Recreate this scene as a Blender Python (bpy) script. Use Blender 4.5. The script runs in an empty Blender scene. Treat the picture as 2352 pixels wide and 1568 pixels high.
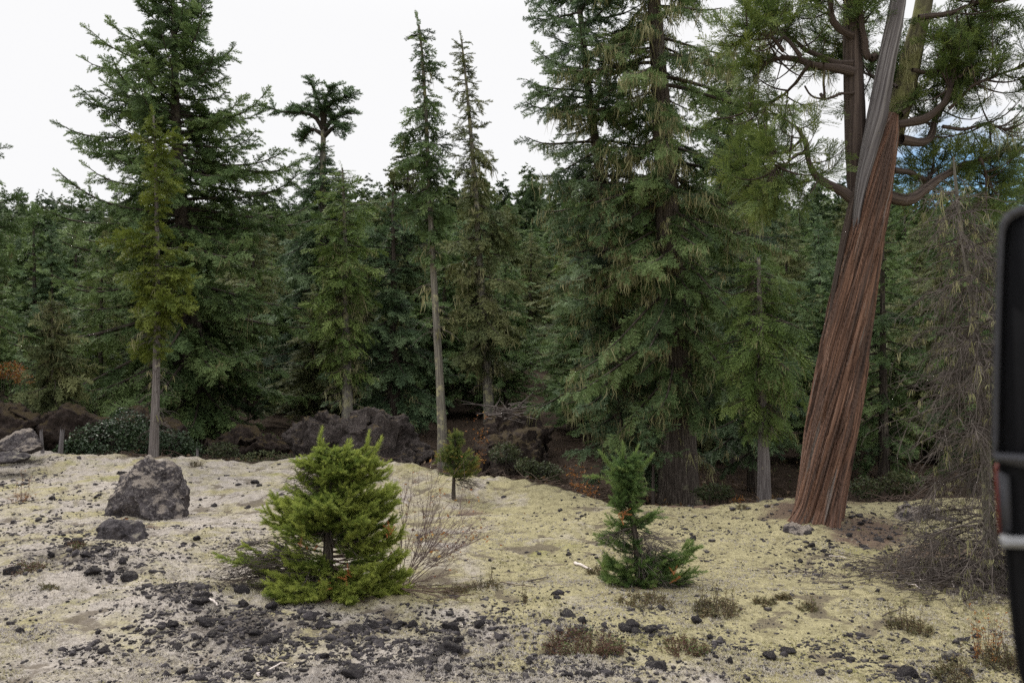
import bpy, bmesh, math, random
import numpy as np
from mathutils import Vector

R = math.radians
scene = bpy.context.scene
COL = scene.collection
rng = np.random.default_rng(11)
random.seed(11)

# ------------------------------------------------------------------ camera
F, HOR, CH = 910.0, 360.0, 1.9          # focal length in pixels of a 1024x682 frame, horizon row, eye height
PITCH = math.atan((HOR - 341.0) / F)
cam_data = bpy.data.cameras.new('camera')
cam = bpy.data.objects.new('camera', cam_data)
COL.objects.link(cam)
cam.location = (0, 0, CH)
cam.rotation_euler = (R(90) + PITCH, 0, 0)
cam_data.sensor_width = 36.0
cam_data.lens = F / 1024.0 * 36.0
cam_data.clip_start = 0.05
cam_data.clip_end = 3000
cam_data.dof.use_dof = True
cam_data.dof.focus_distance = 12.0
cam_data.dof.aperture_fstop = 5.6
scene.camera = cam

# ------------------------------------------------------------------ world and sun
SUN_EL, SUN_AZ = R(50), R(-38)           # azimuth from +y towards +x: ahead and to the left
world = bpy.data.worlds.new('World')
scene.world = world
world.use_nodes = True
wn, wl = world.node_tree.nodes, world.node_tree.links
wn.clear()
w_out = wn.new('ShaderNodeOutputWorld')
w_bg = wn.new('ShaderNodeBackground'); w_bg.inputs['Strength'].default_value = 0.1
w_sky = wn.new('ShaderNodeTexSky'); w_sky.sky_type = 'NISHITA'; w_sky.sun_disc = False
w_sky.sun_elevation = SUN_EL; w_sky.sun_rotation = SUN_AZ
w_geo = wn.new('ShaderNodeTexCoord')
w_map = wn.new('ShaderNodeMapping'); w_map.inputs['Scale'].default_value = (3.2, 3.2, 8.0)
w_noise = wn.new('ShaderNodeTexNoise'); w_noise.inputs['Scale'].default_value = 1.6
w_noise.inputs['Detail'].default_value = 7.0; w_noise.inputs['Roughness'].default_value = 0.58
w_dot = wn.new('ShaderNodeVectorMath'); w_dot.operation = 'DOT_PRODUCT'
_az, _el = R(25.0), R(9.0)               # the break in the cloud, low on the right
w_dot.inputs[1].default_value = (math.sin(_az) * math.cos(_el), math.cos(_az) * math.cos(_el), math.sin(_el))
w_rng = wn.new('ShaderNodeMapRange')
w_rng.inputs['From Min'].default_value = math.cos(R(7.5)); w_rng.inputs['From Max'].default_value = math.cos(R(1.5))
w_rng.inputs['To Min'].default_value = 0.0; w_rng.inputs['To Max'].default_value = 0.58
w_add = wn.new('ShaderNodeMath'); w_add.operation = 'SUBTRACT'
w_ramp = wn.new('ShaderNodeMapRange'); w_ramp.inputs['From Min'].default_value = 0.0; w_ramp.inputs['From Max'].default_value = 0.26
w_mix = wn.new('ShaderNodeMix'); w_mix.data_type = 'RGBA'
w_sep = wn.new('ShaderNodeSeparateXYZ'); wl.new(w_geo.outputs['Generated'], w_sep.inputs[0])
w_zen = wn.new('ShaderNodeMapRange'); w_zen.interpolation_type = 'SMOOTHSTEP'      # an overcast sky is brighter towards the zenith
w_zen.inputs['From Min'].default_value = 0.34; w_zen.inputs['From Max'].default_value = 0.80
w_zen.inputs['To Min'].default_value = 1.0; w_zen.inputs['To Max'].default_value = 2.3
wl.new(w_sep.outputs['Z'], w_zen.inputs['Value'])
w_scl = wn.new('ShaderNodeVectorMath'); w_scl.operation = 'SCALE'; w_scl.inputs[0].default_value = (9.1, 9.1, 9.2)
wl.new(w_zen.outputs['Result'], w_scl.inputs['Scale']); wl.new(w_scl.outputs['Vector'], w_mix.inputs['B'])
w_hsv = wn.new('ShaderNodeHueSaturation'); w_hsv.inputs['Saturation'].default_value = 1.35; w_hsv.inputs['Value'].default_value = 1.35
wl.new(w_geo.outputs['Generated'], w_map.inputs['Vector']); wl.new(w_map.outputs['Vector'], w_noise.inputs['Vector'])
wl.new(w_geo.outputs['Generated'], w_dot.inputs[0]); wl.new(w_dot.outputs['Value'], w_rng.inputs['Value'])
wl.new(w_noise.outputs['Fac'], w_add.inputs[0]); wl.new(w_rng.outputs['Result'], w_add.inputs[1])
wl.new(w_add.outputs['Value'], w_ramp.inputs['Value']); wl.new(w_ramp.outputs['Result'], w_mix.inputs['Factor'])
wl.new(w_sky.outputs['Color'], w_hsv.inputs['Color']); wl.new(w_hsv.outputs['Color'], w_mix.inputs['A'])
wl.new(w_mix.outputs['Result'], w_bg.inputs['Color']); wl.new(w_bg.outputs['Background'], w_out.inputs['Surface'])

sun_data = bpy.data.lights.new('sun', 'SUN'); sun_data.energy = 2.2; sun_data.angle = R(10); sun_data.color = (1.0, 0.95, 0.87)
sun = bpy.data.objects.new('sun', sun_data); COL.objects.link(sun)
_sd = Vector((math.sin(SUN_AZ) * math.cos(SUN_EL), math.cos(SUN_AZ) * math.cos(SUN_EL), math.sin(SUN_EL)))
sun.rotation_euler = _sd.to_track_quat('Z', 'Y').to_euler()

scene.view_settings.view_transform = 'Standard'
scene.view_settings.look = 'None'
scene.view_settings.exposure = 0.08
scene.view_settings.gamma = 1.0
scene.render.engine = 'CYCLES'
scene.cycles.max_bounces = 5
scene.cycles.diffuse_bounces = 3
scene.cycles.glossy_bounces = 2
scene.cycles.transmission_bounces = 3
scene.cycles.use_denoising = False
scene.cycles.denoiser = 'OPENIMAGEDENOISE'
scene.cycles.denoising_input_passes = 'RGB_ALBEDO_NORMAL'
scene.cycles.denoising_prefilter = 'ACCURATE'
scene.cycles.use_adaptive_sampling = True
scene.cycles.adaptive_threshold = 0.012
scene.cycles.caustics_reflective = False
scene.cycles.caustics_refractive = False
scene.cycles.sample_clamp_indirect = 4.0
scene.render.filter_size = 1.3

# ------------------------------------------------------------------ noise
def _h(i, j, k, seed):
    n = (i.astype(np.uint32) * np.uint32(374761393) + j.astype(np.uint32) * np.uint32(668265263)
         + k.astype(np.uint32) * np.uint32(2246822519) + np.uint32(seed * 3266489917 % 4294967296))
    n ^= n >> np.uint32(13); n *= np.uint32(1274126177); n ^= n >> np.uint32(16)
    n *= np.uint32(2654435761); n ^= n >> np.uint32(15)
    return (n & np.uint32(0xFFFFFF)).astype(np.float64) / 16777215.0

def vnoise(p, seed=0):
    p = np.asarray(p, float)
    f0 = np.floor(p); t = p - f0; t = t * t * (3 - 2 * t)
    i, j, k = (f0[:, a].astype(np.int64) for a in range(3))
    out = 0
    for a in (0, 1):
        wx = t[:, 0] if a else 1 - t[:, 0]
        for b in (0, 1):
            wy = t[:, 1] if b else 1 - t[:, 1]
            for c in (0, 1):
                wz = t[:, 2] if c else 1 - t[:, 2]
                out = out + wx * wy * wz * _h(i + a, j + b, k + c, seed)
    return out * 2 - 1

def fbm(p, oct=4, seed=0, gain=0.5, lac=2.03):
    a, s, out = 1.0, 0.0, 0
    p = np.asarray(p, float)
    for o in range(oct):
        out = out + a * vnoise(p, seed + o * 17); s += a
        p = p * lac + 3.1; a *= gain
    return out / s

def p2(x, y, s, z=0.0):
    return np.stack([x * s, y * s, np.full_like(x, z)], 1)

def worley2(x, y, seed=0):
    fx, fy = np.floor(x), np.floor(y)
    best = np.full(x.shape, 9.0)
    for a in (-1, 0, 1):
        for b in (-1, 0, 1):
            i, j = (fx + a).astype(np.int64), (fy + b).astype(np.int64)
            cx = fx + a + _h(i, j, i * 0, seed); cy = fy + b + _h(i, j, i * 0, seed + 5)
            best = np.minimum(best, (cx - x) ** 2 + (cy - y) ** 2)
    return np.sqrt(best)

def sstep(a, b, x):
    t = np.clip((x - a) / (b - a), 0, 1)
    return t * t * (3 - 2 * t)

# ------------------------------------------------------------------ meshes
def make(name, V, T, mat, parent=None, tint=None, uv=None, smooth=False, loc=None, extra=None):
    V = np.ascontiguousarray(V, np.float32); T = np.ascontiguousarray(T, np.int32)
    me = bpy.data.meshes.new(name)
    n, m, k = len(V), len(T), T.shape[1]
    me.vertices.add(n); me.vertices.foreach_set('co', V.ravel())
    me.loops.add(m * k); me.loops.foreach_set('vertex_index', T.ravel())
    me.polygons.add(m); me.polygons.foreach_set('loop_start', np.arange(0, m * k, k, dtype=np.int32))
    if smooth:
        me.polygons.foreach_set('use_smooth', np.ones(m, bool))
    me.update(calc_edges=True)
    if tint is not None:
        at = me.attributes.new('tint', 'FLOAT', 'POINT'); at.data.foreach_set('value', np.ascontiguousarray(tint, np.float32))
    for key, val in (extra or {}).items():
        at = me.attributes.new(key, 'FLOAT', 'POINT'); at.data.foreach_set('value', np.ascontiguousarray(val, np.float32))
    if uv is not None:
        at = me.attributes.new('bark', 'FLOAT_VECTOR', 'POINT'); at.data.foreach_set('vector', np.ascontiguousarray(uv, np.float32).ravel())
    me.materials.append(mat)
    o = bpy.data.objects.new(name, me); COL.objects.link(o)
    if parent is not None: o.parent = parent
    if loc is not None: o.location = loc
    return o

class Bag:
    """collects triangles for one mesh"""
    def __init__(s): s.v, s.t, s.c, s.u, s.n = [], [], [], [], 0
    def add(s, V, T, tint=None, uv=None):
        V = np.asarray(V, float)
        s.v.append(V); s.t.append(np.asarray(T) + s.n); s.n += len(V)
        s.c.append(np.broadcast_to(np.asarray(0.5 if tint is None else tint, float), (len(V),)))
        s.u.append(np.zeros((len(V), 3)) if uv is None else uv)
    def build(s, name, mat, parent=None, smooth=False, loc=None):
        if not s.v: return None
        return make(name, np.concatenate(s.v), np.concatenate(s.t), mat, parent, np.concatenate(s.c), np.concatenate(s.u), smooth, loc)

def norm(a): return a / np.maximum(np.linalg.norm(a, axis=-1, keepdims=True), 1e-9)

def tubes(P, Rad, sides=4, cap=False):
    """P (n,m,3) polylines, Rad (n,m) radii -> verts, tris, uv"""
    P = np.asarray(P, float); Rad = np.asarray(Rad, float)
    n, m, _ = P.shape
    T = np.gradient(P, axis=1); T = norm(T)
    mean = norm(P[:, -1] - P[:, 0])[:, None, :]
    ref = np.where(np.abs(mean[..., 2:3]) > 0.8, np.array([1.0, 0, 0]), np.array([0, 0, 1.0]))
    A = norm(np.cross(T, np.broadcast_to(ref, T.shape))); B = np.cross(A, T)
    th = np.arange(sides) / sides * 2 * np.pi
    V = P[:, :, None, :] + Rad[:, :, None, None] * (A[:, :, None, :] * np.cos(th)[:, None] + B[:, :, None, :] * np.sin(th)[:, None])
    L = np.concatenate([np.zeros((n, 1)), np.cumsum(np.linalg.norm(np.diff(P, axis=1), axis=2), 1)], 1)
    uv = np.zeros((n, m, sides, 3)); uv[..., 0] = np.cos(th) ; uv[..., 1] = np.sin(th); uv[..., 2] = L[:, :, None]
    i = np.arange(m - 1)[:, None]; j = np.arange(sides)[None, :]; j2 = (j + 1) % sides
    a = i * sides + j; b = i * sides + j2; c = (i + 1) * sides + j2; d = (i + 1) * sides + j
    q = np.stack([np.stack([a, b, c], -1), np.stack([a, c, d], -1)], 2).reshape(-1, 3)
    Tn = (q[None] + (np.arange(n) * m * sides)[:, None, None]).reshape(-1, 3)
    V = V.reshape(-1, 3); uv = uv.reshape(-1, 3)
    if cap:
        ends = []; base = len(V); extra = []; eu = []
        for k in range(n):
            for e, row in ((0, 0), (1, m - 1)):
                extra.append(P[k, row]); eu.append((0, 0, L[k, row])); ci = base + len(extra) - 1
                s0 = k * m * sides + row * sides
                for jj in range(sides):
                    f = (s0 + jj, s0 + (jj + 1) % sides, ci)
                    ends.append(f if e else f[::-1])
        V = np.concatenate([V, extra]); uv = np.concatenate([uv, eu]); Tn = np.concatenate([Tn, ends])
    return V, Tn, uv

def resample(pts, n, smooth=True):
    pts = np.asarray(pts, float)
    d = np.concatenate([[0], np.cumsum(np.linalg.norm(np.diff(pts[:, :3], axis=0), axis=1))])
    t = np.linspace(0, d[-1], n)
    out = np.stack([np.interp(t, d, pts[:, k]) for k in range(pts.shape[1])], 1)
    if smooth:
        for _ in range(max(1, n // (2 * len(pts)))):
            out[1:-1] = (out[:-2] + 2 * out[1:-1] + out[2:]) / 4
    return out

def empty(name, loc, label, cat, group=None):
    o = bpy.data.objects.new(name, None); COL.objects.link(o); o.location = loc
    o.empty_display_size = 0.2
    return tag(o, label, cat, group)

def tag(o, label, cat, group=None):
    o['label'] = label; o['category'] = cat
    if group: o['group'] = group
    return o

# ------------------------------------------------------------------ pixels of the photograph -> places
_c, _s = math.cos(PITCH), math.sin(PITCH)
def at(px, py, Y):
    dx, dz = (px - 512.0) / F, (341.0 - py) / F
    dy, dzz = _c - dz * _s, _s + dz * _c
    k = Y / dy
    return np.array([dx * k, Y, CH + dzz * k])

K = 1024.0 / 2352.0       # the enlarged photograph I measured in
def at2(x, y, Y): return at(x * K, y * K, Y)

# ------------------------------------------------------------------ ground
_EU = (np.array([-200, 0, 60, 150, 300, 380, 440, 490, 530, 570, 610, 660, 760, 850, 930, 1024, 1200]) - 512) / F
_ER = np.array([452, 452, 456, 462, 463, 467, 478, 481, 487, 493, 499, 501, 503, 500, 500, 500, 500])
_EY = F * CH / (_ER - HOR)
def edge_y(x, y):
    return np.interp(x / np.maximum(y, 1.0), _EU, _EY)

def ground_z(x, y, fine=True):
    x = np.atleast_1d(np.asarray(x, float)); y = np.atleast_1d(np.asarray(y, float))
    d = y - edge_y(x, y) + 0.5 * vnoise(p2(x, y, 0.7, 4.0), 3)
    z = 0.07 * vnoise(p2(x, y, 0.33), 1) + 0.075 * vnoise(p2(x, y, 0.85), 2)
    near = 1 - sstep(0.0, 2.0, d)
    z = z * (0.5 + 0.5 * near)
    z += 0.12 * np.exp(-(d + 0.7) ** 2 / 0.8) * (y > 5)          # the lip of the clearing
    z -= 0.45 * sstep(0.0, 1.8, d)
    z += 0.10 * np.exp(-((x - 3.55) ** 2 + (y - 10.6) ** 2) / .55)
    z += 0.05 * np.clip(y - 17, 0, 14) + 0.145 * np.clip(y - 31, 0, 45) + 0.152 * np.clip(y - 76, 0, 150) - 0.15 * np.clip(y - 215, 0, 60)
    z += sstep(30, 90, y) * 2.5 * vnoise(p2(x, y, 0.018), 9)
    if fine:
        z += (1 - near) * 0.16 * fbm(p2(x, y, 1.1, 2.0), 4, 21) * sstep(90, 40, y)
    return z

def ground_fine(x, y):
    """moss cushions and the rough of the clearing"""
    d = y - edge_y(x, y)
    near = 1 - sstep(-0.2, 1.6, d)
    amp = 0.65 + 0.6 * vnoise(p2(x, y, 0.5, 7.0), 31)
    wx = x + 0.10 * vnoise(p2(x, y, 4.0, 1.0), 33); wy = y + 0.10 * vnoise(p2(x, y, 4.0, 5.0), 34)
    c1 = worley2(wx / 0.34, wy / 0.30, 41); c2 = worley2(wx / 0.13, wy / 0.12, 43)
    z = near * amp * (0.100 * (0.55 - np.minimum(c1, 0.9) ** 1.5) + 0.034 * (0.5 - c2))
    z += 0.014 * fbm(p2(x, y, 14.0), 3, 51) * near + 0.05 * fbm(p2(x, y, 3.0), 3, 53) * (1 - near)
    return z

def cushion_gap(x, y):
    wx = x + 0.10 * vnoise(p2(x, y, 4.0, 1.0), 33); wy = y + 0.10 * vnoise(p2(x, y, 4.0, 5.0), 34)
    g = sstep(0.42, 0.85, worley2(wx / 0.34, wy / 0.30, 41)) * 0.75 + 0.25 * sstep(0.4, 0.9, worley2(wx / 0.13, wy / 0.12, 43))
    return np.clip(g * (0.55 + 0.9 * fbm(p2(x, y, 0.9, 6.0), 3, 87) + 0.25), 0, 1)

def gz(x, y): return float(ground_z(x, y)[0] + ground_fine(np.array([x], float), np.array([y], float))[0])

def ground_at(px, py):
    """where the line of sight through a pixel meets the ground"""
    Ys = np.concatenate([np.arange(3.5, 30, 0.05), np.arange(30, 120, 0.5)])
    dx, dz = (px - 512.0) / F, (341.0 - py) / F
    dy, dzz = _c - dz * _s, _s + dz * _c
    X = dx * Ys / dy; Z = CH + dzz * Ys / dy
    hit = np.nonzero(ground_z(X, Ys) >= Z)[0]
    k = hit[0] if len(hit) else len(Ys) - 1
    return X[k], Ys[k]
def g2(x, y): return ground_at(x * K, y * K)

# where broken lava lies thick (x, y in the enlarged photograph, half sizes, weight)
RUB = [(560, 1440, 190, 45, 1.0), (800, 1450, 330, 40, .75), (420, 1375, 90, 22, 1.0), (1000, 1475, 160, 25, .7), (760, 1530, 300, 28, .6), (1130, 1468, 90, 15, .8),
       (1330, 1445, 130, 14, .5), (1450, 1452, 90, 14, .6), (170, 1300, 170, 40, .9), (300, 1330, 70, 18, .8), (120, 1220, 150, 40, .5), (90, 1090, 130, 35, .6), (350, 1240, 90, 20, .6),
       (560, 1300, 120, 40, .45), (1250, 1530, 330, 40, .35), (1700, 1480, 330, 30, .3), (2000, 1530, 260, 25, .4), (2150, 1260, 190, 60, .65), (1900, 1270, 160, 50, .45),
       (1930, 1215, 120, 20, .6), (1600, 1240, 200, 40, .25), (130, 1150, 160, 25, .4), (150, 1470, 150, 25, .4), (650, 1560, 200, 12, .25), (1000, 1555, 200, 12, .3), (2250, 1470, 80, 30, .3), (1480, 1400, 60, 10, .3)]
def pix(x, y):
    """enlarged-photograph position of a point on flat ground"""
    return (512 + F * x / np.maximum(y, .5)) / K, (HOR + F * CH / np.maximum(y, .5)) / K
def rubble(x, y):
    u, v = pix(x, y)
    m = np.zeros_like(x)
    for a, b, c, d, w in RUB:
        m = np.maximum(m, w * np.exp(-(((u - a) / c) ** 2 + ((v - b) / d) ** 2) * 0.9))
    return np.where(y > 2, m, 0)

# ------------------------------------------------------------------ materials
def new_mat(name):
    m = bpy.data.materials.new(name); m.use_nodes = True
    n, l = m.node_tree.nodes, m.node_tree.links
    return m, n, l, n['Principled BSDF'], n['Material Output']

def N(n, kind, **kw):
    x = n.new('ShaderNode' + kind)
    for k, v in kw.items():
        if k in x.inputs: x.inputs[k].default_value = v
        else: setattr(x, k, v)
    return x

def ramp(n, stops):
    r = n.new('ShaderNodeValToRGB'); e = r.color_ramp.elements
    while len(e) < len(stops): e.new(0.5)
    for k, (p, c) in enumerate(stops):
        e[k].position = p; e[k].color = (*c, 1)
    return r

def mixc(n, l, fac, a, b, blend='MIX'):
    x = n.new('ShaderNodeMix'); x.data_type = 'RGBA'; x.blend_type = blend
    for key, v in (('Factor', fac), ('A', a), ('B', b)):
        if isinstance(v, (int, float)): x.inputs[key].default_value = v
        elif isinstance(v, tuple): x.inputs[key].default_value = (*v, 1)
        else: l.new(v, x.inputs[key])
    return x.outputs['Result']

def mat_leaf(name, stops, trans=0.25, rough=0.6, spec=0.25, scale=1.2):
    m, n, l, b, o = new_mat(name)
    a = N(n, 'Attribute', attribute_name='tint')
    tc = N(n, 'TexCoord'); no = N(n, 'TexNoise', Scale=scale, Detail=3.0)
    l.new(tc.outputs['Object'], no.inputs['Vector'])
    ad = N(n, 'Math', operation='MULTIPLY_ADD'); l.new(no.outputs['Fac'], ad.inputs[0]); ad.inputs[1].default_value = 0.5
    sb = N(n, 'Math', operation='SUBTRACT'); l.new(a.outputs['Fac'], sb.inputs[0]); sb.inputs[1].default_value = 0.25
    l.new(sb.outputs[0], ad.inputs[2])
    r = ramp(n, stops); l.new(ad.outputs[0], r.inputs[0])
    l.new(r.outputs[0], b.inputs['Base Color'])
    b.inputs['Roughness'].default_value = rough; b.inputs['Specular IOR Level'].default_value = spec
    t = N(n, 'BsdfTranslucent'); l.new(r.outputs[0], t.inputs['Color'])
    mx = N(n, 'MixShader'); mx.inputs[0].default_value = trans
    l.new(b.outputs[0], mx.inputs[1]); l.new(t.outputs[0], mx.inputs[2]); l.new(mx.outputs[0], o.inputs['Surface'])
    return m

def mat_bark(name, stops, around=3.0, along=1.4, bump=0.6, rough=0.9, detail=6.0, lichen=None, lich_lo=0.56):
    m, n, l, b, o = new_mat(name)
    a = N(n, 'Attribute', attribute_name='bark')
    mp = N(n, 'Mapping'); mp.inputs['Scale'].default_value = (around, around, along)
    l.new(a.outputs['Vector'], mp.inputs['Vector'])
    no = N(n, 'TexNoise', Scale=1.0, Detail=detail, Roughness=0.65, Distortion=0.3)
    l.new(mp.outputs[0], no.inputs['Vector'])
    r = ramp(n, stops); l.new(no.outputs['Fac'], r.inputs[0])
    col = r.outputs[0]
    if lichen:
        tc = N(n, 'TexCoord'); n2 = N(n, 'TexNoise', Scale=5.0, Detail=5.0, Roughness=0.7)
        l.new(tc.outputs['Object'], n2.inputs['Vector'])
        r2 = ramp(n, [(lich_lo, (0, 0, 0)), (lich_lo + .1, (1, 1, 1))]); l.new(n2.outputs['Fac'], r2.inputs[0])
        col = mixc(n, l, r2.outputs[0], col, lichen)
    l.new(col, b.inputs['Base Color'])
    b.inputs['Roughness'].default_value = rough; b.inputs['Specular IOR Level'].default_value = 0.2
    bp = N(n, 'Bump', Strength=bump, Distance=0.02); l.new(no.outputs['Fac'], bp.inputs['Height']); l.new(bp.outputs[0], b.inputs['Normal'])
    return m

def mat_plain(name, c1, c2, rough=0.85, spec=0.2, scale=6.0, metal=0.0):
    m, n, l, b, o = new_mat(name)
    tc = N(n, 'TexCoord'); no = N(n, 'TexNoise', Scale=scale, Detail=4.0, Roughness=0.6); l.new(tc.outputs['Object'], no.inputs['Vector'])
    r = ramp(n, [(0.35, c1), (0.65, c2)]); l.new(no.outputs['Fac'], r.inputs[0]); l.new(r.outputs[0], b.inputs['Base Color'])
    b.inputs['Roughness'].default_value = rough; b.inputs['Specular IOR Level'].default_value = spec; b.inputs['Metallic'].default_value = metal
    return m

def mat_rock(name, dark, light, crust, crust_at=0.5, moss=None, moss_at=0.6, up=0.35, bump=1.0):
    m, n, l, b, o = new_mat(name)
    tc = N(n, 'TexCoord'); ge = N(n, 'NewGeometry')
    n1 = N(n, 'TexNoise', Scale=9.0, Detail=8.0, Roughness=0.7); l.new(tc.outputs['Object'], n1.inputs['Vector'])
    n2 = N(n, 'TexNoise', Scale=34.0, Detail=6.0, Roughness=0.75); l.new(tc.outputs['Object'], n2.inputs['Vector'])
    vo = N(n, 'TexVoronoi', Scale=46.0); l.new(tc.outputs['Object'], vo.inputs['Vector'])
    r1 = ramp(n, [(0.36, dark), (0.64, light)]); l.new(n1.outputs['Fac'], r1.inputs[0])
    r2 = ramp(n, [(crust_at, (0, 0, 0)), (crust_at + 0.12, (1, 1, 1))]); l.new(n2.outputs['Fac'], r2.inputs[0])
    col = mixc(n, l, r2.outputs[0], r1.outputs[0], crust)
    if moss:
        sx = N(n, 'SeparateXYZ'); l.new(ge.outputs['Normal'], sx.inputs[0])
        n3 = N(n, 'TexNoise', Scale=4.0, Detail=6.0, Roughness=0.7); l.new(tc.outputs['Object'], n3.inputs['Vector'])
        ma = N(n, 'Math', operation='MULTIPLY_ADD'); l.new(sx.outputs['Z'], ma.inputs[0]); ma.inputs[1].default_value = up; l.new(n3.outputs['Fac'], ma.inputs[2])
        r3 = ramp(n, [(moss_at, (0, 0, 0)), (moss_at + 0.12, (1, 1, 1))]); l.new(ma.outputs[0], r3.inputs[0])
        col = mixc(n, l, r3.outputs[0], col, moss)
    l.new(col, b.inputs['Base Color'])
    b.inputs['Roughness'].default_value = 0.95; b.inputs['Specular IOR Level'].default_value = 0.15
    h = N(n, 'Math', operation='MULTIPLY_ADD'); l.new(vo.outputs['Distance'], h.inputs[0]); h.inputs[1].default_value = 0.5; l.new(n2.outputs['Fac'], h.inputs[2])
    bp = N(n, 'Bump', Strength=bump, Distance=0.03); l.new(h.outputs[0], bp.inputs['Height']); l.new(bp.outputs[0], b.inputs['Normal'])
    return m

M = {}
M['fir'] = mat_leaf('fir_needles', [(0.1, (0.041, 0.065, 0.026)), (0.45, (0.095, 0.151, 0.053)), (0.8, (0.184, 0.252, 0.092))])
M['blue_fir'] = mat_leaf('blue_fir_needles', [(0.1, (0.040, 0.065, 0.035)), (0.45, (0.089, 0.143, 0.066)), (0.8, (0.182, 0.252, 0.124))])
M['hemlock'] = mat_leaf('hemlock_needles', [(0.1, (0.055, 0.068, 0.026)), (0.45, (0.116, 0.138, 0.055)), (0.8, (0.193, 0.204, 0.083))])
M['light_green'] = mat_leaf('light_green_needles', [(0.1, (0.057, 0.094, 0.022)), (0.45, (0.121, 0.182, 0.044)), (0.8, (0.209, 0.270, 0.077))])
M['yew'] = mat_leaf('yew_needles', [(0.1, (.052, .075, .012)), (0.45, (.11, .145, .022)), (0.8, (.18, .215, .038))])
M['cedar_leaf'] = mat_leaf('cedar_sprays', [(0.1, (.046, .074, .022)), (0.45, (.100, .148, .040)), (0.8, (.20, .245, .062))])
M['young'] = mat_leaf('young_fir_needles', [(0.05, (.058, .098, .022)), (0.35, (.155, .215, .042)), (0.8, (.33, .375, .082))], trans=0.35)
M['young_dark'] = mat_leaf('sapling_needles', [(0.05, (0.042, 0.078, 0.029)), (0.4, (0.102, 0.168, 0.050)), (0.85, (0.228, 0.300, 0.090))], trans=0.3)
M['sapling'] = mat_leaf('orange_tinged_needles', [(0.05, (.055, .085, .030)), (0.45, (.13, .175, .045)), (0.70, (.22, .21, .055)), (0.9, (.36, .18, .05))], trans=0.3, scale=6.0)
M['far'] = mat_leaf('far_wood_needles', [(0.1, (0.032, 0.055, 0.025)), (0.45, (0.068, 0.106, 0.043)), (0.8, (0.122, 0.161, 0.064))], scale=0.1)
M['lichen'] = mat_leaf('lichen_clumps', [(0.1, (0.132, 0.127, 0.057)), (0.5, (0.242, 0.231, 0.110)), (0.9, (0.374, 0.358, 0.198))], trans=0.25)
M['rhodo'] = mat_leaf('glossy_shrub_leaves', [(0.1, (.018, .034, .016)), (0.5, (.035, .062, .026)), (0.9, (.065, .095, .040))], trans=0.1, rough=0.42, spec=0.35)
M['heath'] = mat_leaf('heath_leaves', [(0.05, (.050, .050, .024)), (0.4, (.105, .10, .042)), (0.65, (.16, .105, .055)), (0.9, (.15, .165, .06))], scale=9.0)
M['red_heath'] = mat_leaf('reddish_heath_leaves', [(0.05, (.075, .032, .022)), (0.45, (.115, .060, .04)), (0.7, (.085, .115, .035)), (0.9, (.12, .19, .05))], scale=7.0)
M['rust'] = mat_leaf('rust_leaves', [(0.1, (.17, .06, .02)), (0.5, (.30, .12, .03)), (0.9, (.40, .24, .06))], trans=0.3)
M['russet'] = mat_leaf('dead_needles', [(0.1, (.25, .085, .03)), (0.9, (.42, .15, .05))], trans=0.2)
M['twig'] = mat_plain('grey_twigs', (.055, .044, .039), (.14, .118, .104))
M['twig_brown'] = mat_plain('brown_twigs', (.055, .038, .030), (.12, .085, .065))
M['twig_purple'] = mat_plain('purple_grey_twigs', (.11, .078, .070), (.20, .15, .135))
M['branch_dark'] = mat_plain('dark_branches', (.028, .022, .018), (.07, .057, .045))
M['bark_dark'] = mat_bark('dark_bark', [(0.3, (.022, .018, .015)), (0.52, (.070, .056, .046)), (0.66, (.17, .145, .12))], 7, 1.3, 1.0, lichen=(.20, .19, .12), lich_lo=.58)
M['bark_lichen'] = mat_bark('lichened_bark', [(0.3, (.055, .050, .044)), (0.5, (.145, .132, .112)), (0.7, (.27, .255, .205))], 4, 2.0, 0.9, lichen=(.34, .32, .19), lich_lo=.53)
M['bark_grey'] = mat_bark('grey_bark', [(0.3, (.062, .052, .050)), (0.5, (.14, .122, .116)), (0.7, (.25, .23, .215))], 4, 2.4, 0.9, lichen=(.36, .34, .23), lich_lo=.60)
M['deadwood'] = mat_bark('silver_deadwood', [(0.3, (.040, .034, .036)), (0.48, (.115, .104, .106)), (0.66, (.25, .235, .235))], 7, 0.8, 0.7, lichen=(.25, .24, .13), lich_lo=.66)
M['lava'] = mat_rock('lava_stone', (.026, .023, .026), (.098, .087, .090), (.24, .215, .20), 0.57, moss=(.21, .19, .15), moss_at=.84)
M['boulder'] = mat_rock('lichened_lava', (.030, .026, .029), (.105, .092, .094), (.25, .225, .215), 0.52, moss=(.24, .205, .175), moss_at=.68)
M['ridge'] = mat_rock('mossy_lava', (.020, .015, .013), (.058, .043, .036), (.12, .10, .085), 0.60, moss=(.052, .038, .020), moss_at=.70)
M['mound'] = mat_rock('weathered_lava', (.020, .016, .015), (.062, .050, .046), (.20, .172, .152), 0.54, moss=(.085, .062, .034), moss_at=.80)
M['black'] = mat_plain('black_plastic', (.008, .008, .010), (.011, .011, .013), 0.6, 0.12, 60)
M['grey_plastic'] = mat_plain('grey_plastic', (.035, .035, .042), (.045, .045, .052), 0.5, 0.25, 60)
M['red'] = mat_plain('red_lacquer', (.13, .022, .016), (.15, .026, .018), 0.5, 0.2, 3)

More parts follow.
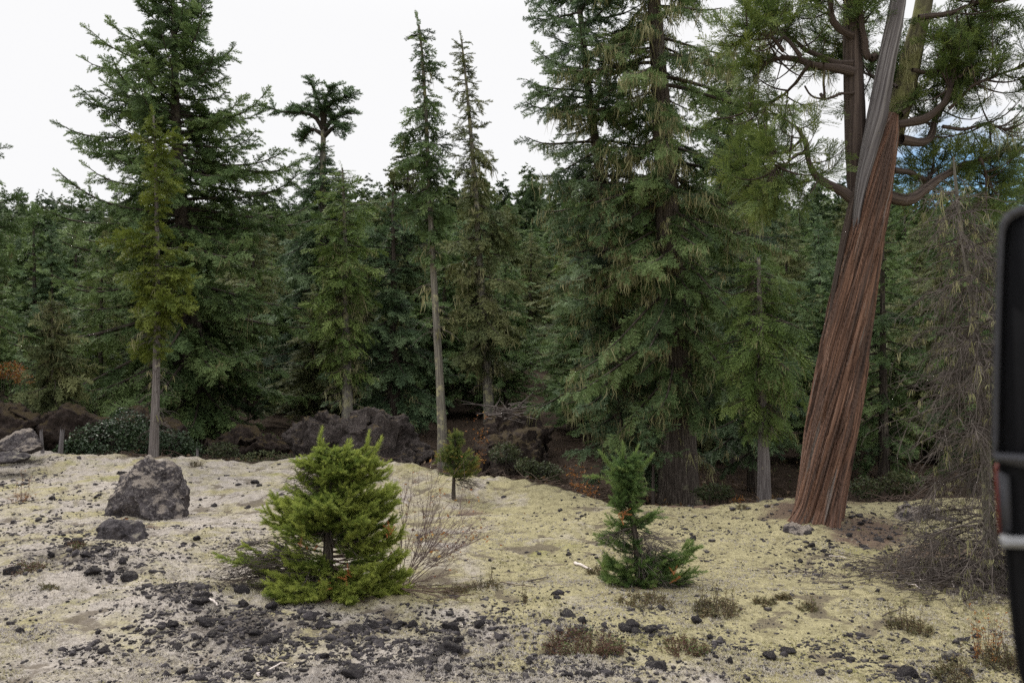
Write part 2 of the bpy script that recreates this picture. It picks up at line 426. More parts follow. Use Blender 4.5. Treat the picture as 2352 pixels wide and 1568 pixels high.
def mat_cedar():
    m, n, l, b, o = new_mat('cedar_bark')
    a = N(n, 'Attribute', attribute_name='bark'); g = N(n, 'Attribute', attribute_name='tint')
    mp = N(n, 'Mapping'); mp.inputs['Scale'].default_value = (4.2, 4.2, 0.62); l.new(a.outputs['Vector'], mp.inputs['Vector'])
    n1 = N(n, 'TexNoise', Scale=1.0, Detail=5.0, Roughness=0.62, Distortion=0.5); l.new(mp.outputs[0], n1.inputs['Vector'])
    mp2 = N(n, 'Mapping'); mp2.inputs['Scale'].default_value = (15, 15, 1.5); l.new(a.outputs['Vector'], mp2.inputs['Vector'])
    n2 = N(n, 'TexNoise', Scale=1.0, Detail=6.0, Roughness=0.7); l.new(mp2.outputs[0], n2.inputs['Vector'])
    r1 = ramp(n, [(0.33, (.075, .053, .046)), (0.43, (.115, .075, .060)), (0.51, (.172, .098, .070)), (0.58, (.225, .132, .092)), (0.64, (.185, .155, .142)), (0.74, (.25, .22, .205))]); l.new(n1.outputs['Fac'], r1.inputs[0])
    r2 = ramp(n, [(0.34, (.18, .15, .14)), (0.47, (.80, .77, .75)), (0.66, (1.5, 1.45, 1.4))]); l.new(n2.outputs['Fac'], r2.inputs[0])
    col = mixc(n, l, 1.0, r1.outputs[0], r2.outputs[0], 'MULTIPLY')
    l.new(col, b.inputs['Base Color']); b.inputs['Roughness'].default_value = 0.85; b.inputs['Specular IOR Level'].default_value = 0.2
    bp = N(n, 'Bump', Strength=1.0, Distance=0.035); l.new(n2.outputs['Fac'], bp.inputs['Height']); l.new(bp.outputs[0], b.inputs['Normal'])
    return m
M['cedar_bark'] = mat_cedar()
M['cedar_stem'] = mat_bark('cedar_stem_bark', [(0.3, (.030, .023, .021)), (0.5, (.070, .052, .045)), (0.66, (.135, .105, .088))], 7, 0.8, 0.9, lichen=(.17, .16, .075), lich_lo=.66)
M['mossy_stem'] = mat_bark('mossy_stem_bark', [(0.3, (.05, .045, .028)), (0.5, (.11, .10, .058)), (0.66, (.20, .19, .11))], 6, 2.2, 0.9, lichen=(.20, .20, .085), lich_lo=.48)

def mat_ground():
    m, n, l, b, o = new_mat('moss_and_lava')
    tc = N(n, 'TexCoord')
    P = tc.outputs['Object']
    def noise(s, d=5.0, r=0.6, w=0.0):
        x = N(n, 'TexNoise', Scale=s, Detail=d, Roughness=r, Distortion=w); l.new(P, x.inputs['Vector']); return x.outputs['Fac']
    def att(k): return N(n, 'Attribute', attribute_name=k).outputs['Fac']
    def mad(a, k, c):
        x = N(n, 'Math', operation='MULTIPLY_ADD')
        l.new(a, x.inputs[0]); x.inputs[1].default_value = k
        if isinstance(c, float): x.inputs[2].default_value = c
        else: l.new(c, x.inputs[2])
        return x.outputs[0]
    yel = mixc(n, l, noise(3.0, 5, .65), (.255, .232, .135), (.375, .338, .21))
    grey = mixc(n, l, noise(5.0, 5, .65), (.275, .250, .228), (.43, .39, .352))
    mossy = ramp(n, [(0.50, (0, 0, 0)), (0.68, (1, 1, 1))]); l.new(mad(att('yellow'), 0.46, noise(1.3, 6, .7, .6)), mossy.inputs[0])
    base = mixc(n, l, mossy.outputs[0], grey, yel)
    gre = ramp(n, [(0.60, (0, 0, 0)), (0.70, (1, 1, 1))]); l.new(noise(0.9, 5, .6, .5), gre.inputs[0])
    base = mixc(n, l, mad(gre.outputs[0], .55, 0.0), base, (.20, .20, .055))
    # fine fuzz of the moss
    fz = ramp(n, [(0.30, (.42, .38, .33)), (0.50, (.92, .91, .9)), (0.70, (1.25, 1.23, 1.2))]); l.new(noise(60.0, 4, .75), fz.inputs[0])
    base = mixc(n, l, 0.85, base, fz.outputs[0], 'MULTIPLY')
    lump = ramp(n, [(0.34, (.52, .50, .48)), (0.50, (.95, .95, .94)), (0.66, (1.16, 1.15, 1.12))]); l.new(noise(8.0, 6, .72, .4), lump.inputs[0])
    base = mixc(n, l, 0.9, base, lump.outputs[0], 'MULTIPLY')
    # gaps between cushions coloured dark: painted crevice shade
    gap = ramp(n, [(0.45, (0, 0, 0)), (0.58, (1, 1, 1))]); l.new(mad(att('gap'), 0.62, mad(noise(11.0, 5, .7), 0.75, mad(noise(2.2, 3, .6), 0.35, -0.34))), gap.inputs[0])
    base = mixc(n, l, mad(gap.outputs[0], .8, 0.0), base, mixc(n, l, noise(40.0), (.055, .045, .036), (.17, .14, .105)))
    # lava rubble patches
    rb = ramp(n, [(0.52, (0, 0, 0)), (0.66, (1, 1, 1))]); l.new(mad(att('rub'), 0.36, mad(noise(8.0, 6, .75), 0.95, -0.14)), rb.inputs[0])
    base = mixc(n, l, rb.outputs[0], base, mixc(n, l, noise(26.0), (.045, .038, .034), (.15, .13, .112)))
    # litter of twigs and needles near the trees, plus shade painted under the bushy fir
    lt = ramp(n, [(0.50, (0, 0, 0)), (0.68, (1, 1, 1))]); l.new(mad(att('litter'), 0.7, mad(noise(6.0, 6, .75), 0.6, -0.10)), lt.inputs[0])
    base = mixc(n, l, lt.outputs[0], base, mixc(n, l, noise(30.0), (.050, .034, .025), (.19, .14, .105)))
    # floor of the forest
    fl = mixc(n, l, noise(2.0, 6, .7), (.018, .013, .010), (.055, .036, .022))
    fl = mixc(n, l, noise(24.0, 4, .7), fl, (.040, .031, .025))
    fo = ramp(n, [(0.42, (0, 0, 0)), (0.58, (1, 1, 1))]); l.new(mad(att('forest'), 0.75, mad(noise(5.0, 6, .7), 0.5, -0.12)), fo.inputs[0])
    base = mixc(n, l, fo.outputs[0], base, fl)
    l.new(base, b.inputs['Base Color'])
    b.inputs['Roughness'].default_value = 1.0; b.inputs['Specular IOR Level'].default_value = 0.05
    h = mad(noise(75.0, 3, .7), 0.6, noise(22.0, 4, .7))
    bp = N(n, 'Bump', Strength=0.9, Distance=0.022); l.new(h, bp.inputs['Height']); l.new(bp.outputs[0], b.inputs['Normal'])
    return m
M['ground'] = mat_ground()

# ------------------------------------------------------------------ the ground sheet
def litter_shade_mask(x, y):
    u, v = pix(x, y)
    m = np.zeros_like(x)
    for a, b, c, d, w in [(2000, 1240, 130, 40, .9), (2150, 1300, 170, 50, 1.0), (1830, 1200, 130, 25, .8), (2230, 1350, 150, 40, .8), (1560, 1160, 70, 14, 1.0), (752, 1372, 130, 16, .95), (560, 1340, 70, 14, .7), (1480, 1348, 95, 12, .8), (345, 1225, 90, 14, .6), (352, 1066, 60, 8, .7), (1650, 1160, 200, 12, .8), (1080, 1165, 60, 14, .7), (1850, 1160, 300, 10, .7)]:  # the patch under the bushy fir is also its painted contact shade
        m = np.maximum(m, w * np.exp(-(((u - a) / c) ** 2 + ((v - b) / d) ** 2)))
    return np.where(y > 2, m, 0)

def build_ground():
    az = np.concatenate([np.arange(-180, -42, 4.0), np.arange(-42, -33, 0.4), np.arange(-33, 33.01, 0.078), np.arange(33.4, 42, 0.4), np.arange(44, 180, 4.0)])
    rr = [3.2]
    while rr[-1] < 42: rr.append(rr[-1] * 1.0052)
    while rr[-1] < 900: rr.append(rr[-1] * 1.035)
    rr = np.array([0.4, 1.0, 1.8, 2.5] + rr)
    A, B = np.meshgrid(R(1) * az, rr)
    x = (B * np.sin(A)).ravel(); y = (B * np.cos(A)).ravel()
    z = ground_z(x, y)
    fine = (B.ravel() < 45)
    z[fine] += ground_fine(x[fine], y[fine])
    na, nr = len(az), len(rr)
    i = np.arange(nr - 1)[:, None]; j = np.arange(na)[None, :]; j2 = (j + 1) % na
    a, b, c, d = i * na + j, i * na + j2, (i + 1) * na + j2, (i + 1) * na + j
    Q = np.stack([a + 0 * b, d + 0 * a, c, b], -1).reshape(-1, 4)
    dd = y - edge_y(x, y)
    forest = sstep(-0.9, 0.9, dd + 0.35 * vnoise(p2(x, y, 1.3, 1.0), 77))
    u, v = pix(x, y)
    yel = 0.12 + 0.42 * sstep(700, 1500, u) * sstep(1600, 1400, v) + 0.2 * sstep(1250, 1700, u) - 0.1 * sstep(1480, 1600, v)
    gap = np.zeros_like(x); gap[fine] = cushion_gap(x[fine], y[fine])
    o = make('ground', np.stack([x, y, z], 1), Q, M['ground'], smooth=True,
             extra={'forest': forest, 'rub': rubble(x, y), 'litter': litter_shade_mask(x, y), 'yellow': np.where(y > 2, yel, 0.3), 'gap': gap})
    o['kind'] = 'structure'
build_ground()

# ------------------------------------------------------------------ rocks
def icosphere(sub):
    bm = bmesh.new(); bmesh.ops.create_icosphere(bm, subdivisions=sub, radius=1.0)
    V = np.array([v.co[:] for v in bm.verts]); T = np.array([[v.index for v in f.verts] for f in bm.faces]); bm.free()
    return V, T
ICO = {s: icosphere(s) for s in (1, 2, 3, 4, 5, 6)}

def rock_shape(seed, sub=4, cuts=9, rough=0.22, flat=0.75):
    r = np.random.default_rng(seed)
    V, T = ICO[sub]; V = V.copy()
    for _ in range(cuts):                     # broken faces
        n = norm(r.normal(size=3)); dist = r.uniform(0.45, 0.8)
        h = V @ n - dist
        V -= np.where(h > 0, h, 0)[:, None] * n * 0.92
    V *= (1 + rough * fbm(V * 1.7 + seed, 3, seed)[:, None])
    V += rough * 0.28 * np.stack([fbm(V * 5 + k * 9 + seed, 4, seed + k, 0.6) for k in range(3)], 1)
    V[:, 2] *= flat
    return V, T

def hull_rock(name, pts, mat, label, cat, sub_len=0.035, rough=0.06, seed=1, group=None, bury=0.0, fine=1.0, cuts=16):
    """a rock from a few corner points, refined and roughened; pts in world coordinates"""
    pts = np.asarray(pts, float)
    c = pts.mean(0); c[2] = pts[:, 2].min()
    bm = bmesh.new()
    for p in pts: bm.verts.new(p - c)
    res = bmesh.ops.convex_hull(bm, input=bm.verts)
    junk = [e for e in res['geom_interior'] if isinstance(e, bmesh.types.BMVert)]
    if junk: bmesh.ops.delete(bm, geom=list(set(junk)), context='VERTS')
    bmesh.ops.triangulate(bm, faces=bm.faces[:])
    for _ in range(9):
        long = [e for e in bm.edges if e.calc_length() > sub_len * 1.6]
        if not long: break
        bmesh.ops.subdivide_edges(bm, edges=long, cuts=1)
        bmesh.ops.triangulate(bm, faces=bm.faces[:])
    for _ in range(2): bmesh.ops.smooth_vert(bm, verts=bm.verts[:], factor=0.5, use_axis_x=True, use_axis_y=True, use_axis_z=True)
    bm.normal_update()
    V = np.array([v.co[:] for v in bm.verts]); Nn = np.array([v.normal[:] for v in bm.verts])
    T = np.array([[v.index for v in f.verts] for f in bm.faces]); bm.free()
    size = np.ptp(V, axis=0).max()
    q = V / size
    rr = np.random.default_rng(seed + 50)
    cen = V.mean(0); ext = np.ptp(V, axis=0) * .5
    for _ in range(cuts):                      # broken faces
        nn = norm(rr.normal(size=3) * [1, 1, .8]); hh = ((V - cen) / ext) @ nn - rr.uniform(.62, .92)
        V = V - np.where(hh > 0, hh, 0)[:, None] * nn * ext * .9
    q = V / size
    d = rough * size * (1.1 * fbm(q * 3.2, 4, seed) + 0.55 * fbm(q * 11, 4, seed + 3, .6) - 0.5 * np.abs(fbm(q * 6, 3, seed + 5)))
    d += fine * 0.016 * fbm(V * 22, 5, seed + 9, .7)
    rid = 1 - np.abs(fbm(q * 4.5 + 2, 4, seed + 11, .55)) * 2.2; d += rough * size * .55 * (rid - .5)
    V = V + Nn * d[:, None]
    V[:, 2] -= bury
    o = make(name, V, T, mat, smooth=True, loc=c)
    return tag(o, label, cat, group)

def pxpts(Y, rows):
    """rows of (x, y, dy) in the enlarged photograph, dy = distance behind Y"""
    return [at2(a, b, Y + d) for a, b, d in rows]

def stand(P, drop=0.12):
    P = np.array(P); return P

# the large boulder and the small one in front of it
bx, by = g2(345, 1195)
Yb = by + 0.25
hull_rock('boulder', pxpts(Yb, [(246, 1150, 0), (240, 1210, .1), (262, 1195, -.1), (330, 1235, -.35), (400, 1232, -.3), (425, 1170, .2), (434, 1105, .3), (437, 1135, .25),
          (412, 1066, .3), (368, 1030, .1), (352, 1030, .12), (306, 1080, -.02), (296, 1096, -.05), (256, 1132, .1), (330, 1130, -.28), (380, 1120, -.22), (270, 1180, .9), (300, 1085, .8), (425, 1180, .9), (410, 1085, .8), (350, 1240, .6)]),
          M['boulder'], 'large grey pointed boulder crusted with lichen', 'boulder', 0.022, 0.075, 4, fine=1.5, cuts=7)
bx, by = g2(275, 1240)
hull_rock('rock', pxpts(by + .1, [(214, 1208, 0), (218, 1245, -.1), (248, 1270, -.2), (340, 1264, -.15), (342, 1230, 0), (326, 1206, .1), (300, 1176, .1), (278, 1172, .12), (236, 1196, .1), (268, 1208, -.16), (245, 1215, .4), (320, 1230, .4), (290, 1262, 0)]),
          M['lava'], 'dark angular rock lying in front of the large boulder', 'rock', 0.018, 0.07, 7, cuts=8)
# rocks at the left edge
hull_rock('boulder', pxpts(15.2, [(-40, 1035, 0), (-30, 1062, -.2), (60, 1062, -.2), (72, 1045, 0), (40, 1028, .1), (0, 1020, .1), (-20, 1060, .6), (60, 1050, .5)]),
          M['lava'], 'dark flat rock cut by the left edge of the photo', 'rock', 0.03, 0.06, 8)
hull_rock('boulder', pxpts(16.3, [(-20, 1010, 0), (-20, 1040, -.2), (70, 1045, -.2), (104, 1030, -.1), (100, 1015, 0), (76, 985, .2), (55, 985, .2), (20, 1000, .1), (0, 1040, .7), (90, 1030, .6)]),
          M['boulder'], 'lichened lava boulder behind the flat rock at left', 'boulder', 0.03, 0.07, 9)
# lava ridge at the back left
ridge_specs = [
    (18.0, [(-90, 915, 0), (-90, 1010, -.6), (30, 1030, -.5), (88, 1025, -.3), (86, 930, 0), (60, 912, .4), (20, 908, .4), (-20, 905, .4), (-60, 1000, 1.5), (80, 1000, 1.5)], 'dark mossy lava block at the far left behind the boulders'),
    (18.6, [(92, 925, 0), (90, 1040, -.5), (180, 1045, -.5), (248, 1035, -.2), (250, 950, 0), (225, 918, .3), (150, 912, .3), (110, 915, .3), (100, 1030, 1.4), (240, 1030, 1.4)], 'brown mossy lava block with a flat top left of the big fir'),
    (19.4, [(262, 935, 0), (262, 1040, -.4), (330, 1045, -.5), (440, 1040, -.3), (445, 985, 0), (400, 935, .3), (330, 918, .3), (285, 920, .3), (280, 1030, 1.4), (430, 1030, 1.4)], 'mossy lava block behind the glossy shrub'),
    (20.5, [(455, 985, 0), (440, 1045, -.4), (560, 1055, -.5), (700, 1055, -.3), (690, 990, 0), (640, 968, .3), (560, 975, .3), (500, 975, .3), (450, 1040, 1.4), (680, 1040, 1.4)], 'low mossy lava bank under the skirts of the big fir')]
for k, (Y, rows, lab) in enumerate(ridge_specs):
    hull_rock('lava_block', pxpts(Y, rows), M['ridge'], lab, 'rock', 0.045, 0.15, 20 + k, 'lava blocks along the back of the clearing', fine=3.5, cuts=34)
# the two humped mound in the middle
hull_rock('lava_mound', pxpts(17.6, [(640, 1010, 0), (640, 1075, -.7), (760, 1085, -.8), (860, 1080, -.6), (860, 945, 0), (800, 915, .3), (745, 902, .4), (690, 915, .3), (650, 955, .2), (660, 1060, 1.8), (850, 1060, 1.8)]),
          M['mound'], 'left hump of the weathered lava mound behind the bushy fir', 'lava mound', 0.04, 0.13, 31, fine=3.5, cuts=30)
hull_rock('lava_mound', pxpts(17.0, [(800, 945, 0), (800, 1085, -.8), (900, 1100, -.8), (1005, 1105, -.5), (1010, 1040, 0), (970, 975, .1), (930, 920, .3), (885, 900, .4), (835, 915, .4), (810, 1070, 1.8), (990, 1080, 1.8)]),
          M['mound'], 'steeper right hump of the lava mound with ropy folds', 'lava mound', 0.04, 0.13, 33, fine=3.5, cuts=30)
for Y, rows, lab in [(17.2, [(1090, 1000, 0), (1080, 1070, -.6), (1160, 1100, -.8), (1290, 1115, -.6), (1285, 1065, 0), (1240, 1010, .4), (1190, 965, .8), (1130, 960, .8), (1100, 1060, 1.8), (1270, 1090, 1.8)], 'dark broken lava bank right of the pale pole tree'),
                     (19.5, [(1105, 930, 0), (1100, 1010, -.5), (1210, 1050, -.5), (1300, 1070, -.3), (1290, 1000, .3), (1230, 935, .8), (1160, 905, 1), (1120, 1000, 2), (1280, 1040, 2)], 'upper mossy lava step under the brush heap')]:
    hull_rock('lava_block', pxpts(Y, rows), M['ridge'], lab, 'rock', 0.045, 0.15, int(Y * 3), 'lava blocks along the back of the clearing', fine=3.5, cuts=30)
# near the leaning cedar
bx, by = g2(2110, 1205)
hull_rock('rock', pxpts(by + .3, [(2054, 1158, 0), (2052, 1196, -.1), (2084, 1216, -.2), (2160, 1232, -.25), (2216, 1236, -.2), (2212, 1200, 0), (2160, 1168, .1), (2118, 1140, .15), (2084, 1130, .15), (2075, 1180, .6), (2190, 1205, .6)]),
          M['boulder'], 'long rough lava rock lying right of the leaning cedar', 'rock', 0.022, 0.09, 41, fine=1.4)
bx, by = g2(1838, 1225)
hull_rock('rock', pxpts(by - .05, [(1800, 1205, 0), (1796, 1225, -.1), (1850, 1232, -.15), (1872, 1225, -.05), (1868, 1200, .05), (1840, 1190, .08), (1815, 1193, .05), (1805, 1220, .3), (1865, 1220, .3)]),
          M['boulder'], 'squat lichened rock against the foot of the leaning cedar', 'rock', 0.016, 0.09, 43, fine=1.2)

# loose lava stones: the largest as things, the small stuff as one gravel
stone_meshes = []
for k in range(9):
    V, T = rock_shape(100 + k, 4, 10, 0.26, 0.72)
    o = make('lava_stone', V, T, M['lava'], smooth=True)
    stone_meshes.append(o.data); bpy.data.objects.remove(o)
stone_n = [0]
def stone(x, y, s, label, group=None, sx=1.0, sink=0.25):
    o = bpy.data.objects.new('lava_stone', stone_meshes[int(rng.integers(9))]); COL.objects.link(o)
    o.scale = (s * sx, s * rng.uniform(.8, 1.1), s * rng.uniform(.8, 1.1))
    o.rotation_euler = (rng.uniform(-.3, .3), rng.uniform(-.3, .3), rng.uniform(0, 6.28))
    o.location = (x, y, gz(x, y) + s * (0.72 - sink) * 0.55)
    tag(o, label, 'stone', group); stone_n[0] += 1
    return o
singles = [  # x, y (enlarged photograph), width there, label
    (1100, 1452, 34, 'rounded black stone standing proud left of the reddish heath clump'),
    (1058, 1440, 26, 'small black stone just left of the rounded black stone'),
    (1282, 1375, 22, 'lone dark stone on open yellow moss between the two young firs'),
    (1030, 1500, 60, 'broad flat black stone in the row below the bushy fir'),
    (950, 1448, 36, 'dark blocky stone below the right skirt of the bushy fir'),
    (990, 1528, 40, 'grey flat topped stone near the bottom middle'),
    (1045, 1522, 32, 'dark blunt stone right of the grey flat topped one'),
    (1450, 1453, 42, 'low black stone right of the reddish heath clump'),
    (1490, 1457, 44, 'dark squared stone beside the low black stone'),
    (1600, 1432, 34, 'black cube like stone pair above the green leaved red heath'),
    (1640, 1422, 22, 'small dark stone at the edge of the brown heath clump'),
    (1855, 1230, 20, 'small dark stone below the foot of the leaning cedar'),
    (1862, 1262, 24, 'roundish black stone on yellow moss below the cedar'),
    (1838, 1295, 20, 'tiny round black stone right of the smaller young fir'),
    (1770, 1515, 40, 'pointed dark stone in the bottom right moss'),
    (1955, 1525, 30, 'black stone at the left end of the bottom right row'),
    (2080, 1480, 26, 'dark stone right of the heath clump in the bottom right'),
    (2180, 1525, 40, 'dark wedge shaped stone near the bottom right corner'),
    (2245, 1472, 30, 'black stone beside the dry russet weeds'),
    (1255, 1508, 44, 'large dark stone at the left end of the reddish heath clump'),
    (585, 1112, 26, 'lone dark stone on moss right of the large boulder'),
    (493, 1163, 20, 'small grey upright stone right of the large boulder'),
    (570, 1170, 14, 'tiny black stone between the boulder and the bushy fir'),
    (278, 1095, 34, 'dark stone pair at the foot of the glossy shrub'),
    (120, 1150, 26, 'black stone among the scatter at the left'),
    (118, 1275, 26, 'dark round stone above the left rubble patch'),
    (215, 1330, 46, 'flat black slab at the lower edge of the left rubble patch'),
    (300, 1335, 52, 'second flat slab, right end of the left rubble patch'),
    (465, 1395, 50, 'black stone with white lichen at the top of the main rubble patch'),
    (560, 1395, 30, 'dark stone right of the lichen speckled one'),
    (620, 1400, 40, 'black stone under the left skirt of the bushy fir'),
    (345, 1500, 26, 'lone black stone on beige moss at lower left'),
    (300, 1505, 18, 'tiny black stone left of the lone black one'),
    (655, 1555, 40, 'dark stone at the bottom edge left of the middle'),
    (450, 1245, 24, 'dark stone in the moss below the large boulder'),
    (175, 1255, 34, 'low dark stone beside the small green plant at left'),
    (640, 1270, 30, 'black stone against the left skirt of the bushy fir'),
    (1000, 1290, 18, 'small dark stone behind the leafless shrub'),
    (1305, 1278, 18, 'small black stone on the yellow slope'),
    (1395, 1290, 20, 'dark little stone left of the smaller young fir'),
]
for x, y, w, lab in singles:
    gx, gy = g2(x, y)
    stone(gx, gy, w * K / F * gy * 0.47, lab)
# unnamed ones: thickest where the rubble is
def scatter(n, pw, ymax=17, seed=5, base=0.004):
    r = np.random.default_rng(seed); X, Y = [], []
    got = 0
    while got < n:
        v = r.uniform(HOR + 100, 690, 20000); u = r.uniform(-20, 1044, 20000)
        y = F * CH / (v - HOR); x = (u - 512) / F * y
        keep = (r.random(20000) < np.clip(rubble(x, y), 0, 1) ** pw + base) & (y < np.minimum(ymax, edge_y(x, y) - .2))
        keep &= fbm(p2(x, y, 1.6, 3.0), 3, 8) + fbm(p2(x, y, 5.0, 3.0), 2, 9) > r.uniform(-.6, .35, 20000)
        X.append(x[keep]); Y.append(y[keep]); got += keep.sum()
    return np.concatenate(X)[:n], np.concatenate(Y)[:n]
ZONES = [(0, 330, 1000, 1250, 'dark lava stone in the scatter left of the large boulder'), (0, 400, 1250, 1360, 'dark lava stone in the rubble patch at the left'),
         (0, 1150, 1360, 1700, 'dark lava stone in the main rubble patch below the bushy fir'), (1150, 1700, 1400, 1700, 'dark lava stone in the moss around the reddish heath clump'),
         (1700, 2500, 1390, 1700, 'dark lava stone on the moss in the bottom right'), (1500, 2500, 1100, 1390, 'dark lava stone on the slope around the leaning cedar')]
X, Y = scatter(200, 1.25, seed=15, base=.0015)
for x, y in zip(X, Y):
    u, v = (float(a) for a in pix(x, y))
    lab = next((z[4] for z in ZONES if z[0] <= u < z[1] and z[2] <= v < z[3]), 'dark lava stone on the pale moss of the middle slope')
    stone(x, y, float(np.clip(rng.lognormal(-3.5, .45), .014, .075)), lab, lab.replace('dark lava stone', 'dark lava stones'), rng.uniform(1, 1.5), rng.uniform(.2, .5))

def gravel(n, smin, smax, seed, pw, base):
    r = np.random.default_rng(seed)
    x, y = scatter(n, pw, seed=seed, base=base)
    V0, T0 = ICO[1]
    s = np.clip(r.lognormal(math.log(smin * 1.6), .45, n), smin * .6, smax) * np.clip(y / 9, 1, 1.35)
    V = V0[None] * (1 + .38 * r.normal(size=(n, len(V0), 1))).clip(.45, 1.6) * (s[:, None] * np.stack([r.uniform(.8, 1.5, n), r.uniform(.8, 1.5, n), r.uniform(.5, .9, n)], 1))[:, None, :]
    z = ground_z(x, y) + ground_fine(x, y) + s * r.uniform(-.35, .3, n)
    V = V + np.stack([x, y, z], 1)[:, None, :]
    T = (T0[None] + (np.arange(n) * len(V0))[:, None, None]).reshape(-1, 3)
    return V.reshape(-1, 3), T
gb = Bag(); gb.add(*gravel(4600, .008, .038, 61, 1.0, .03)); gb.add(*gravel(22000, .004, .014, 62, .8, .10))
go = gb.build('lava_gravel', M['lava']); go['kind'] = 'stuff'; tag(go, 'loose dark lava gravel strewn over the pale moss', 'gravel')

# tufts of moss and lichen standing up from the sheet
def tufts(n):
    r = np.random.default_rng(71)
    v = HOR + 108 + (690 - HOR - 108) * np.sqrt(r.random(n)); u = r.uniform(-25, 1050, n)
    y = F * CH / (v - HOR); x = (u - 512) / F * y
    k = (y < edge_y(x, y) - .1) & (rubble(x, y) < r.uniform(.25, 1.1, n)) & (litter_shade_mask(x, y) < r.uniform(.2, 1, n)) & (fbm(p2(x, y, 2.2, 9.0), 3, 81) > r.uniform(-.35, .35, n)); k[k] &= cushion_gap(x[k], y[k]) < r.uniform(.05, .5, k.sum())
    x, y = x[k], y[k]; n = len(x)
    z = ground_z(x, y) + ground_fine(x, y) - .004
    nb = 5
    a = r.uniform(0, 6.28, (n, nb)); h = r.uniform(.008, .019, (n, 1)) * r.uniform(.6, 1.2, (n, nb)); w = r.uniform(.004, .008, (n, nb)); lean = r.uniform(.2, 1.0, (n, nb))
    b = np.stack([x, y, z], 1)[:, None, :] + np.stack([r.normal(0, .010, (n, nb)), r.normal(0, .010, (n, nb)), np.zeros((n, nb))], 2)
    d = np.stack([np.cos(a), np.sin(a), np.zeros_like(a)], 2); s = np.stack([-np.sin(a), np.cos(a), np.zeros_like(a)], 2)
    tip = b + d * (h * lean)[..., None] + np.stack([0 * h, 0 * h, h], 2)
    V = np.stack([b - s * w[..., None], b + s * w[..., None], tip], 2).reshape(-1, 3)
    uu, vv = pix(x, y)
    tint = np.clip(.20 + .26 * sstep(700, 1500, uu) * sstep(1600, 1400, vv) + .7 * fbm(p2(x, y, 1.3, 2.0), 3, 83) + r.normal(0, .12, n), 0, 1)
    return V, np.arange(len(V)).reshape(-1, 3), np.repeat(tint, nb * 3)
M['tuft'] = mat_leaf('moss_tufts', [(0.1, (.40, .365, .335)), (0.36, (.415, .38, .335)), (0.62, (.385, .35, .225)), (0.9, (.31, .295, .125))], trans=0.25, scale=8.0, rough=.9, spec=.05)
V, T, c = tufts(75000)
to = make('moss_tufts', V, T, M['tuft'], tint=c); to['kind'] = 'stuff'; tag(to, 'pale woolly moss and lichen tufts covering the clearing', 'moss')

# ------------------------------------------------------------------ foliage pieces
def frond(seed, ntw=16, nn=7, nl=.075, nw=.030, length=.42, ang=52, flat=.35, droop=.08, needle_ang=55):
    """one spray along +x, unit long: side twigs set with needles; returns verts, tris, shade (0 inside .. 1 tip)"""
    r = np.random.default_rng(seed)
    st, dr, ln = [np.zeros((1, 3))], [np.array([[1.0, 0, -.02]])], [1.0]
    base, dirs, lens = [], [], []
    for i in range(ntw):
        s = .06 + .90 * i / ntw + r.uniform(-.02, .02); sd = 1 if i % 2 else -1
        a = R(ang + r.uniform(-14, 10)); base.append((s, 0, -droop * s * s)); 
        dirs.append((math.cos(a), sd * math.sin(a), r.uniform(-flat, flat) * .6 - .05)); lens.append(length * (1 - .72 * s) * r.uniform(.6, 1.15))
    base.append((0, 0, 0)); dirs.append((1, 0, -droop)); lens.append(1.0)
    V, S = [], []
    for b, d, L in zip(base, dirs, lens):
        b = np.array(b); d = norm(np.array(d)); n = max(3, int(nn * (1 + 1.5 * (L > .9)) * (L / length) ** .5 + .5))
        side = norm(np.cross(d, [0, 0, 1.0])); up = np.cross(side, d)
        q = (np.arange(n) + .4) / n
        for sg in (-1, 1):
            t = q + r.uniform(-.3, .3, n) / n
            na = np.radians(needle_ang + r.uniform(-15, 15, n)); lift = r.uniform(-1, 1, n) * flat * 1.6
            nd = norm(d[None] * np.cos(na)[:, None] + side[None] * (sg * np.sin(na))[:, None] + up[None] * lift[:, None])
            p = b + d * (t * L)[:, None]; p[:, 2] -= droop * .4 * (t * L) ** 2
            l = nl * r.uniform(.7, 1.2, n)
            w = np.cross(nd, up[None] + .6 * r.normal(size=(n, 3))); w = norm(w) * nw
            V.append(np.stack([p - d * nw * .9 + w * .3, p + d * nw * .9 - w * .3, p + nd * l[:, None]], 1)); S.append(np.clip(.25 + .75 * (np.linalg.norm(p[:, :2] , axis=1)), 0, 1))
        V.append((np.stack([b - side * .008, b + side * .008, b + d * L])[None])); S.append(np.array([.15]))
        e = b + d * L * .97; V.append(np.stack([e - side * nw * .8, e + side * nw * .8, e + d * nl * 1.2])[None]); S.append(np.array([1.0]))
    V = np.concatenate(V); S = np.concatenate(S)
    return V.reshape(-1, 3), np.repeat(S, 3)

LIB = {
    'fine':  [frond(200 + k, 14, 11, .095, .021, .46, 54, .6, .14) for k in range(7)],
    'mid':   [frond(210 + k, 12, 7, .115, .034, .46, 54, .6, .14) for k in range(6)],
    'low':   [frond(220 + k, 9, 3, .16, .080, .46, 54, .6, .16) for k in range(5)],
    'hang':  [frond(230 + k, 14, 6, .085, .036, .36, 58, .3, .45) for k in range(5)],
    'tiny':  [frond(260 + k, 5, 1, .30, .13, .5, 50, .7, .2) for k in range(4)],
    'cedar': [frond(240 + k, 16, 6, .075, .024, .45, 42, .18, .25, 32) for k in range(5)],
    'cedar_mid': [frond(250 + k, 12, 4, .11, .042, .45, 42, .25, .25, 34) for k in range(5)],
}

